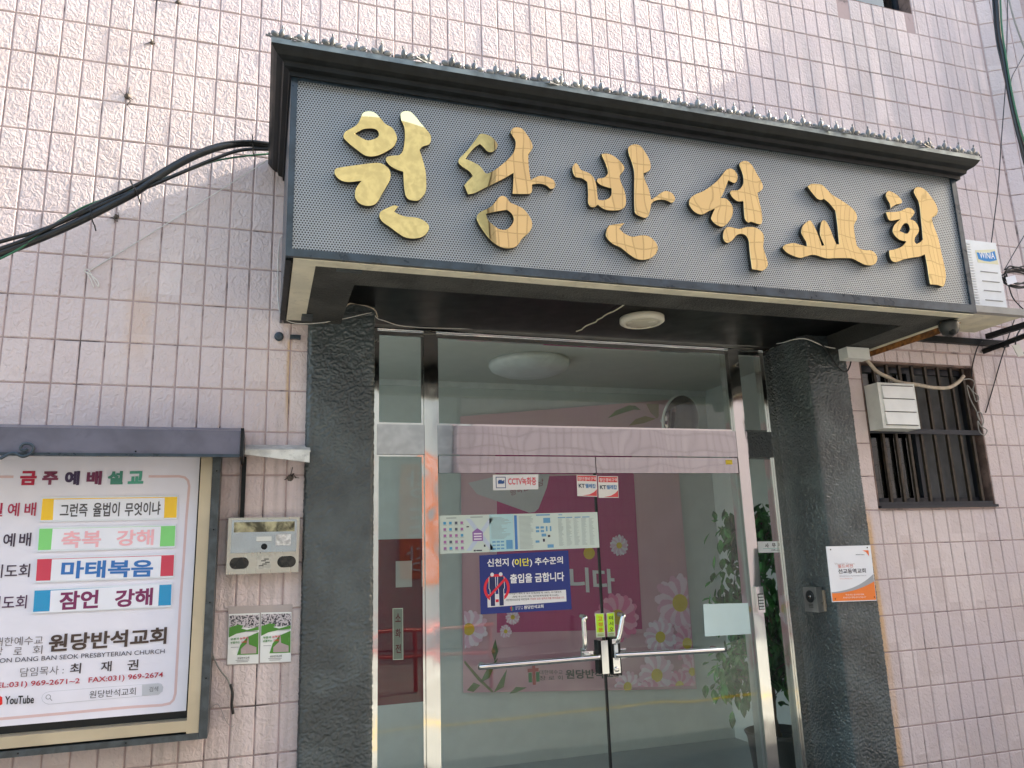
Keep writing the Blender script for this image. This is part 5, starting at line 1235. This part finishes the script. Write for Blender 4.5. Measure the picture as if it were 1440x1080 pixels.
for cx_ in (1.010, 1.210): MB().slab(oval(cx_, 1.556, .040, .025), -.0600, -.0582).build('oval_window', plain('oval_void', (.02, .017, .014), .15, var=.8, vs=30), mbx)
MB().box(1.084, 1.144, -.0605, -.0582, 1.528, 1.586).build('label', plain('scratched_label', (.50, .48, .42), .4, var=.2, vs=40), mbx, .001)
rows('scratch_marks', [(1.092 + (k_ * .013) % .03, 1.112 + (k_ * .013) % .03, 1.540 + k_ * .007, 1.544 + k_ * .007) for k_ in range(5)], -.0612, BK, mbx)
lh = thing('leaflet_holder', (1.108, -.012, 1.23), 'clear plastic holder with two matching green church leaflets', 'leaflet holder')
HQ = ((0.9715, -0.015, 1.3723), (1.243, -0.015, 1.368), (1.2424, -0.015, 1.1199), (0.9738, -0.015, 1.1272))
sheet('clear_backing', [(p[0], p[2]) for p in HQ], -.012, flat((.42, .36, .34), .15), lh, .002)
for k_, q_ in enumerate((((0.9759, -0.018, 1.3409), (1.1039, -0.018, 1.3386), (1.1064, -0.018, 1.1269), (0.978, -0.018, 1.1316)), ((1.1089, -0.018, 1.3399), (1.2391, -0.018, 1.3361), (1.2422, -0.018, 1.1248), (1.1122, -0.018, 1.1294)))):
    lf = MB().slab([(p[0], p[2]) for p in q_], -.0165, -.0150).build('leaflet', flat((.76, .78, .76), .25), lh)
    k = Mt('crowd_print'); p = k.obj(); vo = k.n('TexVoronoi', {'Vector': p, 'Scale': 190.}); 
    cmat = MAT.get('crowd') or k.pbr(Base_Color=k.mix(k.ramp(vo.outputs['Color'], .35, .6), (.04, .04, .05), (.55, .50, .52)), Roughness=.25); MAT['crowd'] = cmat
    MB().slab(uvq(.02, .98, .03, .29, q_), -.0172, -.0166).build('photo_print', cmat, lf)
    GR = flat((.06, .24, .03), .25)
    outline_solid('green_swoosh', [[UV(.02, .27, q_), UV(.30, .22, q_), UV(.48, .24, q_), UV(.42, .30, q_), UV(.60, .33, q_), UV(.98, .27, q_), UV(.98, .34, q_), UV(.60, .36, q_), UV(.25, .40, q_), UV(.02, .47, q_)]], -.0180, .0006, GR, lf, 0)
    outline_solid('green_field', [[UV(.98, .38, q_), UV(.98, .82, q_), UV(.30, .82, q_), UV(.40, .62, q_), UV(.62, .47, q_)]], -.0180, .0006, GR, lf, 0)
    MB().slab([UV(.42, .70, q_), UV(.60, .60, q_), UV(.92, .68, q_), UV(.92, .80, q_), UV(.42, .80, q_)], -.0188, -.0182).slab([UV(.60, .60, q_), UV(.64, .42, q_), UV(.67, .60, q_), UV(.67, .78, q_), UV(.60, .78, q_)], -.0192, -.0189).build('building_print', flat((.42, .33, .32), .25), lf)
    text('부흥과', UV(.08, .53, q_), UV(.35, .52, q_), .010, -.0195, flat((.05, .25, .05)), lf, .02)
    text('능력의', UV(.38, .52, q_), UV(.62, .51, q_), .010, -.0195, flat((.6, .04, .04)), lf, .02)
    text('부흥하는', UV(.08, .60, q_), UV(.38, .59, q_), .010, -.0195, flat((.05, .25, .05)), lf, .02)
    text('교회!', UV(.42, .59, q_), UV(.60, .585, q_), .010, -.0195, flat((.6, .04, .04)), lf, .02)
    text('원당반석교회', UV(.32, .905, q_), UV(.70, .90, q_), .009, -.0195, BK, lf, .01)
    marks('small_print', [(.26, .70, .92, .93), (.30, .66, .95, .96), (.55, .95, .355, .368), (.10, .35, .66, .67)], -.0188, flat((.25, .25, .27)), lf, q_)
ld = thing('metal_ledge', (1.16, -.05, 2.06), 'short battered pale metal sheet fixed between the board roof and the pillar', 'ledge')
MB().hexa([(1.014, -.10, 2.040), (1.300, -.10, 2.045), (1.300, -.002, 2.085), (1.014, -.002, 2.085), (1.014, -.10, 2.046), (1.300, -.10, 2.051), (1.300, -.002, 2.091), (1.014, -.002, 2.091)]).hexa([(1.014, -.104, 2.030), (1.296, -.112, 1.995), (1.296, -.1005, 1.995), (1.014, -.1005, 2.030), (1.014, -.104, 2.052), (1.296, -.104, 2.055), (1.296, -.1005, 2.055), (1.014, -.1005, 2.052)]).build('sheet', plain('battered_sheet', (.62, .61, .56), .35, .2, var=.2, vs=18, bump=.6, bs=25, dirt=.45), ld, .002)
cd = MB().box(1.003, 1.022, -.030, -.0105, 1.752, 2.03).build('conduit', MAT['iron'], None, .003); tag(cd, 'black vertical conduit strip running down to the steel letter box', 'conduit')

# ================================================================= CABLES AND STRINGS
def cable(name, pts, r, mat, label, cat='cable', group=None, n=8):
    o = MB().tube(pts, r, n, smooth_path=True).build(name, mat)
    return tag(o, label, cat, group)
cb = thing('cable_bundle', (0.5252, -0.16, 3.235), 'thick black cable bundle sagging from the canopy left end across the wall', 'cable')
def cpath(pts): return pts
P_ = [(1.0849, -0.1, 3.5547),(0.9789, -0.12, 3.5476),(0.8708, -0.14, 3.5095),(0.7706, -0.16, 3.4472),(0.6825, -0.17, 3.3787),(0.5977, -0.18, 3.2978),(0.5024, -0.19, 3.1967),(0.3956, -0.2, 3.1073),(0.2923, -0.21, 3.0242),(0.1668, -0.22, 2.9346),(0.0241, -0.24, 2.8393),(-0.1111, -0.26, 2.7483)]
MB().tube(P_, .0165, 10, smooth_path=True).build('cable', MAT['cable'], cb)
P_ = [(1.0853, -0.11, 3.5377),(0.9417, -0.13, 3.5026),(0.818, -0.15, 3.426),(0.6706, -0.17, 3.3195),(0.5576, -0.185, 3.2373),(0.4481, -0.2, 3.168),(0.316, -0.21, 3.0734),(0.1663, -0.23, 2.966),(0.0221, -0.25, 2.8885),(-0.1147, -0.27, 2.8113)]
MB().tube(P_, .0085, 8, smooth_path=True).build('cable', MAT['cable'], cb)
P_ = [(1.0844, -0.13, 3.5534),(0.9726, -0.14, 3.5469),(0.8458, -0.15, 3.5079),(0.7252, -0.165, 3.4308),(0.6394, -0.18, 3.3532),(0.5279, -0.19, 3.2521),(0.3926, -0.2, 3.1478),(0.2656, -0.22, 3.04),(0.1202, -0.24, 2.9183),(0.0251, -0.25, 2.8573),(-0.1102, -0.27, 2.7689)]
MB().tube(P_, .0085, 8, smooth_path=True).build('cable', MAT['cable'], cb)
for x, y, w in ((356, 202, -.125), (188, 268, -.19), (125, 305, -.21)):
    pass
P_ = [(1.0793, -0.06, 3.5409),(0.9411, -0.08, 3.4955),(0.8148, -0.1, 3.4411),(0.7097, -0.12, 3.3684),(0.608, -0.14, 3.3051),(0.4699, -0.17, 3.2059),(0.3117, -0.2, 3.1044),(0.1818, -0.23, 2.9708),(0.0981, -0.24, 2.8747),(0.0293, -0.25, 2.8139),(-0.0606, -0.26, 2.7373)]
cable('green_cable', P_, .0045, MAT['cable_green'], 'thin dark green cable hanging along the black cable bundle')
for i, (q0, q1) in enumerate((((0.9877, -0.13, 3.5776), (0.9937, -0.13, 3.5062)), ((0.4816, -0.19, 3.2462), (0.5184, -0.19, 3.1743)), ((0.3375, -0.21, 3.0826), (0.3534, -0.21, 3.0207)))):
    MB().tube([Vector(q0) + Vector((0, .02, 0)), Vector(q0) + Vector((0, -.024, 0)), Vector(q1) + Vector((0, -.024, 0)), Vector(q1) + Vector((0, .02, 0)), Vector(q1) + Vector((0.01, 0, -.03))], .003, 5).build('cable_tie', MAT['cable'], cb)
cable('white_string', [(1.0668, -0.05, 3.5135),(0.8802, -0.03, 3.3577),(0.6655, -0.02, 3.174),(0.4903, -0.015, 3.0251),(0.3067, -0.012, 2.8703)], .0022, MAT['string'], 'white twisted string stretched from the canopy down to a wall nail', 'string', n=5)
cable('string_knot', [(0.306, -0.02, 2.8604),(0.2907, -0.02, 2.8728),(0.3076, -0.02, 2.8776),(0.3208, -0.02, 2.8549),(0.3443, -0.02, 2.8125),(0.3568, -0.02, 2.7999),(0.349, -0.02, 2.8265),(0.318, -0.02, 2.8546),(0.3029, -0.02, 2.8636),(0.3196, -0.02, 2.8343),(0.337, -0.02, 2.7949)], .0022, MAT['string'], 'loose white string loop tied to the wall nail left of the canopy', 'string', n=5)
cable('white_wire', [(1.1438, -0.03, 3.1279),(1.1317, -0.02, 3.0935),(1.1286, -0.015, 2.9836),(1.1345, -0.015, 2.8012),(1.1464, -0.03, 2.7251),(1.173, -0.06, 2.6819),(1.2312, -0.09, 2.6588),(1.3297, -0.09, 2.6685),(1.4485, -0.07, 2.7037),(1.5712, -0.05, 2.7474),(1.5915, -0.03, 2.7513),(1.617, 0, 2.7363),(1.6642, 0.1, 2.7586),(1.7933, 0.2, 2.7656),(2.0769, 0.24, 2.7827),(2.4074, 0.24, 2.7985),(2.6225, 0.24, 2.8115)], .0022, MAT['string'], 'thin white wire looping from the wall over the left pillar to the door head', 'wire', n=5)
cable('beige_wire', [(1.2488, -0.1, 2.7169),(1.328, -0.1, 2.7152),(1.4299, -0.08, 2.7428),(1.4714, -0.07, 2.7818),(1.536, -0.05, 2.7856),(1.5921, -0.05, 2.7673),(1.617, 0, 2.7438)], .0032, MAT['hose'], 'beige wire bending across the top of the left pillar', 'wire', n=6)
cable('black_wire', [(1.6388, 0.262, 2.8265),(1.7656, 0.262, 2.8106),(1.8827, 0.262, 2.7896),(2.0824, 0.262, 2.7895),(2.2887, 0.262, 2.8187),(2.5007, 0.262, 2.8191),(2.7633, 0.262, 2.8135),(3.0354, 0.262, 2.8077),(3.3176, 0.262, 2.8016),(3.611, 0.262, 2.7999),(3.9157, 0.262, 2.7982),(4.126, 0.262, 2.8001)], .0050, MAT['cable'], 'black wire sagging along the head of the steel door frame', 'wire', n=6)
cable('grey_wire', [(1.6562, 0.25, 2.8119),(1.9197, 0.25, 2.7964),(2.3268, 0.25, 2.8133),(2.6705, 0.25, 2.8216),(2.8115, 0.25, 2.8042),(2.9837, 0.25, 2.8056),(3.1695, 0.25, 2.8076),(3.3588, 0.25, 2.7961),(3.7035, 0.25, 2.7971),(4.0108, 0.25, 2.7907),(4.1448, 0.25, 2.8072)], .0048, MAT['string'], 'pale wire pair running along the head of the steel door frame', 'wire', n=6)
cable('white_lead', [(4.1264, 0.24, 2.8035),(4.1087, 0.1, 2.7732),(4.1006, -0.03, 2.759),(4.1545, -0.07, 2.7508),(4.2684, -0.08, 2.7101),(4.3496, -0.12, 2.686)], .0032, MAT['string'], 'white lead crossing the right pillar top to the junction box', 'wire', n=6)
cable('hanging_wire', [(4.0881, -0.06, 2.763),(4.148, -0.08, 2.7608),(4.2445, -0.08, 2.7221),(4.2965, -0.07, 2.6702),(4.3612, -0.06, 2.5965),(4.4225, -0.05, 2.5663),(4.4598, -0.05, 2.6033),(4.4771, -0.06, 2.6684)], .0045, MAT['cable'], 'black wire drooping over the right pillar top beside the tiles', 'wire', n=6)
cable('drain_hose', [(4.5826, -0.03, 2.6949),(4.6178, -0.04, 2.6353),(4.6636, -0.05, 2.5764),(4.7351, -0.06, 2.5411),(4.7973, -0.08, 2.5076),(4.928, -0.08, 2.499),(5.0703, -0.06, 2.4904),(5.2081, -0.05, 2.4975),(5.3091, -0.04, 2.5405),(5.37, -0.03, 2.5826)], .0115, MAT['hose'], 'beige taped drain hose crossing the barred window top', 'hose')
cable('looped_wire', [(5.3591, -0.03, 2.5587),(5.4199, -0.03, 2.5658),(5.451, -0.03, 2.5434),(5.427, -0.03, 2.4862),(5.463, -0.03, 2.4593),(5.463, -0.03, 2.4312),(5.437, -0.03, 2.4211),(5.425, -0.03, 2.4768),(5.3871, -0.03, 2.5223),(5.3932, -0.03, 2.4384),(5.4331, -0.03, 2.3467),(5.445, -0.03, 2.2916),(5.4311, -0.03, 2.3374),(5.4629, -0.03, 2.3475),(5.4748, -0.03, 2.2922),(5.449, -0.03, 2.2549),(5.4272, -0.03, 2.2912),(5.4252, -0.03, 2.2269),(5.4608, -0.03, 2.2001),(5.4917, -0.03, 2.2327),(5.449, -0.03, 2.2549)], .0035, MAT['cable_grey'], 'tangled grey wire loops at the right edge of the barred window', 'wire', n=6)
cable('thin_black_wire', [(5.5168, -0.02, 2.3507),(5.6026, -0.02, 2.4943),(5.7195, -0.03, 2.7128),(5.8215, -0.05, 2.9089),(5.9087, -0.05, 3.0392)], .004, MAT['cable'], 'thin black wire rising from the barred window toward the bracket', 'wire', n=6)
cable('short_black_wire', [(5.4467, -0.02, 2.5833),(5.477, -0.02, 2.6703),(5.5245, -0.03, 2.7757),(5.566, -0.04, 2.8236)], .004, MAT['cable'], 'short black wire dropping from the bracket to the barred window corner', 'wire', n=6)
cable('wall_wire', [(6.1464, -0.25, 5.4925),(6.0267, -0.25, 4.9967),(5.9323, -0.25, 4.6397),(5.7901, -0.25, 4.1815),(5.6915, -0.25, 3.8539),(5.5954, -0.25, 3.5886),(5.5346, -0.25, 3.4234)], .0035, MAT['cable'], 'thin black wire falling straight to the air conditioner top', 'wire', n=6)
vb = thing('hanging_cables', (5.4759, -0.6, 4.4353), 'bundle of thick black cables hanging down the top right corner', 'cable')
MB().tube([(5.5285, -0.6, 5.0718),(5.4797, -0.6, 4.7441),(5.4751, -0.6, 4.5369),(5.4648, -0.6, 4.2825),(5.4729, -0.6, 4.0369),(5.4924, -0.6, 3.87),(5.5366, -0.6, 3.5665)], .013, 8, smooth_path=True).build('cable', MAT['cable'], vb)
MB().tube([(5.5246, -0.58, 5.087),(5.4767, -0.58, 4.7061),(5.4785, -0.58, 4.5001),(5.4863, -0.58, 4.324),(5.5005, -0.58, 4.102),(5.5025, -0.58, 3.8581),(5.5409, -0.58, 3.5765)], .007, 8, smooth_path=True).build('cable', MAT['cable'], vb)
MB().tube([(5.5385, -0.62, 5.0579),(5.483, -0.62, 4.7301),(5.4717, -0.62, 4.5479),(5.4611, -0.62, 4.2941),(5.4715, -0.62, 4.0348),(5.5005, -0.62, 3.8602),(5.532, -0.62, 3.6033)], .006, 8, smooth_path=True).build('cable', MAT['cable_green'], vb)
cable('pale_cable', [(5.7634, -0.5, 5.2051),(5.7771, -0.5, 4.9869),(5.8037, -0.5, 4.8289),(5.8433, -0.5, 4.675)], .006, MAT['cable_grey'], 'pale cable slanting across the top right corner', 'cable')
cable('side_wire', [(5.8528, -0.5, 4.7413),(5.7447, -0.5, 4.6035),(5.6457, -0.5, 4.4701),(5.6299, -0.5, 4.3483),(5.6376, -0.5, 4.1706),(5.608, -0.5, 3.9405),(5.6276, -0.5, 3.8197)], .0035, MAT['cable'], 'thin loose black wire beside the hanging cables', 'wire', n=6)
cl = thing('cable_coil', (5.6436, -0.3, 3.2043), 'coil of black cables with a white tag right of the air conditioner', 'cable')
for r_ in range(5):
    pts = [(5.5488, -0.3, 3.2107),(5.5911, -0.3, 3.2384),(5.6663, -0.3, 3.2498),(5.7489, -0.3, 3.2375),(5.7998, -0.3, 3.1932),(5.7278, -0.3, 3.1486),(5.6265, -0.3, 3.1309),(5.5598, -0.3, 3.1542),(5.5443, -0.3, 3.1912)]
    o3 = Vector((0, r_ * .006, -.008 * r_ + .01)); pts = [Vector(p) * 1 + o3 + Vector((rnd.gauss(0, .006), 0, rnd.gauss(0, .006))) for p in pts]
    MB().tube(pts, .0055, 7, smooth_path=True).build('loop', MAT['cable'], cl)
MB().slab([(p[0], p[2]) for p in ((5.527, -0.31, 3.1669), (5.6096, -0.31, 3.1882), (5.6167, -0.31, 3.1409), (5.533, -0.31, 3.1152))], -.312, -.310).build('paper_tag', flat((.75, .76, .80)), cl)
cable('coil_lead', [(5.5792, -0.28, 3.1342),(5.5958, -0.28, 3.0496),(5.6435, -0.28, 2.996),(5.7249, -0.28, 2.9304)], .004, MAT['cable'], 'black lead curving down from the cable coil', 'wire', n=6)
cable('tag_wire', [(5.7175, -0.2, 2.8684),(5.6764, -0.2, 2.8231),(5.6508, -0.2, 2.7649),(5.6603, -0.2, 2.7277),(5.7099, -0.2, 2.7067)], .005, MAT['cable'], 'short black wire loop at the right edge under the bracket', 'wire', n=6)
wt = MB().slab([(p[0], p[2]) for p in ((5.618, -0.2, 2.7537), (5.6753, -0.2, 2.7662), (5.7065, -0.2, 2.6924), (5.6492, -0.2, 2.6802))], -.205, -.200).build('white_tag', flat((.6, .58, .52))); tag(wt, 'small pale paper tag at the right edge under the bracket', 'tag')
for x_, z_ in ((4.30, 2.95),): pass
cable('slanted_wire', [(5.5388, -0.3, 3.2194),(5.6692, -0.3, 3.3669),(5.853, -0.3, 3.5691)], .003, MAT['cable'], 'thin wire slanting up to the right from the cable coil', 'wire', n=5)
# small wall fixings and the loose wire by the leaflets
ank = [((0.4065, 0, 3.7787), .016, 'rusty anchor stub in the wall above the black cable bundle'), ((0.4941, 0, 4.0897), .010, 'crusty filled drill hole in the wall near the top left'), ((0.6004, 0, 4.3447), .010, 'small grey plug at the very top of the tiled wall'), ((0.4014, 0, 3.1503), .012, 'small grey anchor just under the black cable bundle'), ((1.2164, 0, 1.9361), .016, 'dark burnt anchor hole in the tile above the letter box'), ((0.8935, 0, 2.1478), .010, 'small bent wire fixing above the board roof end')]
for p_, r_, lab in ank:
    b = MB()
    b.lathe([(r_, 0), (r_ * .8, .006), (r_ * .35, .012), (r_ * .2, .03)], (p_[0], -.009, p_[2]), 'y', 9)
    for t_ in range(4): b.tube([(p_[0], -.012, p_[2]), (p_[0] + rnd.gauss(0, r_), -.016, p_[2] + rnd.gauss(0, r_)), (p_[0] + rnd.gauss(0, r_ * 1.6), -.012, p_[2] + rnd.gauss(0, r_ * 1.6))], .0016, 4)
    for v in b.bm.verts: v.co += Vector((rnd.gauss(0, .0012), 0, rnd.gauss(0, .0012)))
    tag(b.build('wall_anchor', plain('anchor_metal', (.10, .085, .075), .7, var=.5, vs=60)), lab, 'anchor')
cable('loose_wire', [(0.9164, -0.01, 1.183),(0.93, -0.02, 1.1483),(0.9552, -0.03, 1.1072),(0.9825, -0.03, 1.0735),(0.9987, -0.03, 1.0292),(1.0064, -0.03, 0.9857)], .0038, MAT['cable_grey'], 'loose grey wire hanging beside the green leaflets', 'wire', n=6)
cable('wire_end', [(0.9949, -0.03, 1.0524),(1.0051, -0.03, 1.0144),(1.0041, -0.03, 0.9717),(1.0116, -0.03, 0.9314)], .0062, MAT['cable'], 'black taped wire end hanging below the green leaflets', 'wire', n=6)
cable('thin_wire', [(0.9189, -0.015, 0.9624),(0.9466, -0.015, 0.9742),(0.965, -0.015, 0.9443),(0.9839, -0.015, 0.903),(1.0078, -0.015, 0.8782),(1.0187, -0.015, 0.8885)], .0012, MAT['cable_grey'], 'very thin curled wire beside the notice board corner', 'wire', n=4)
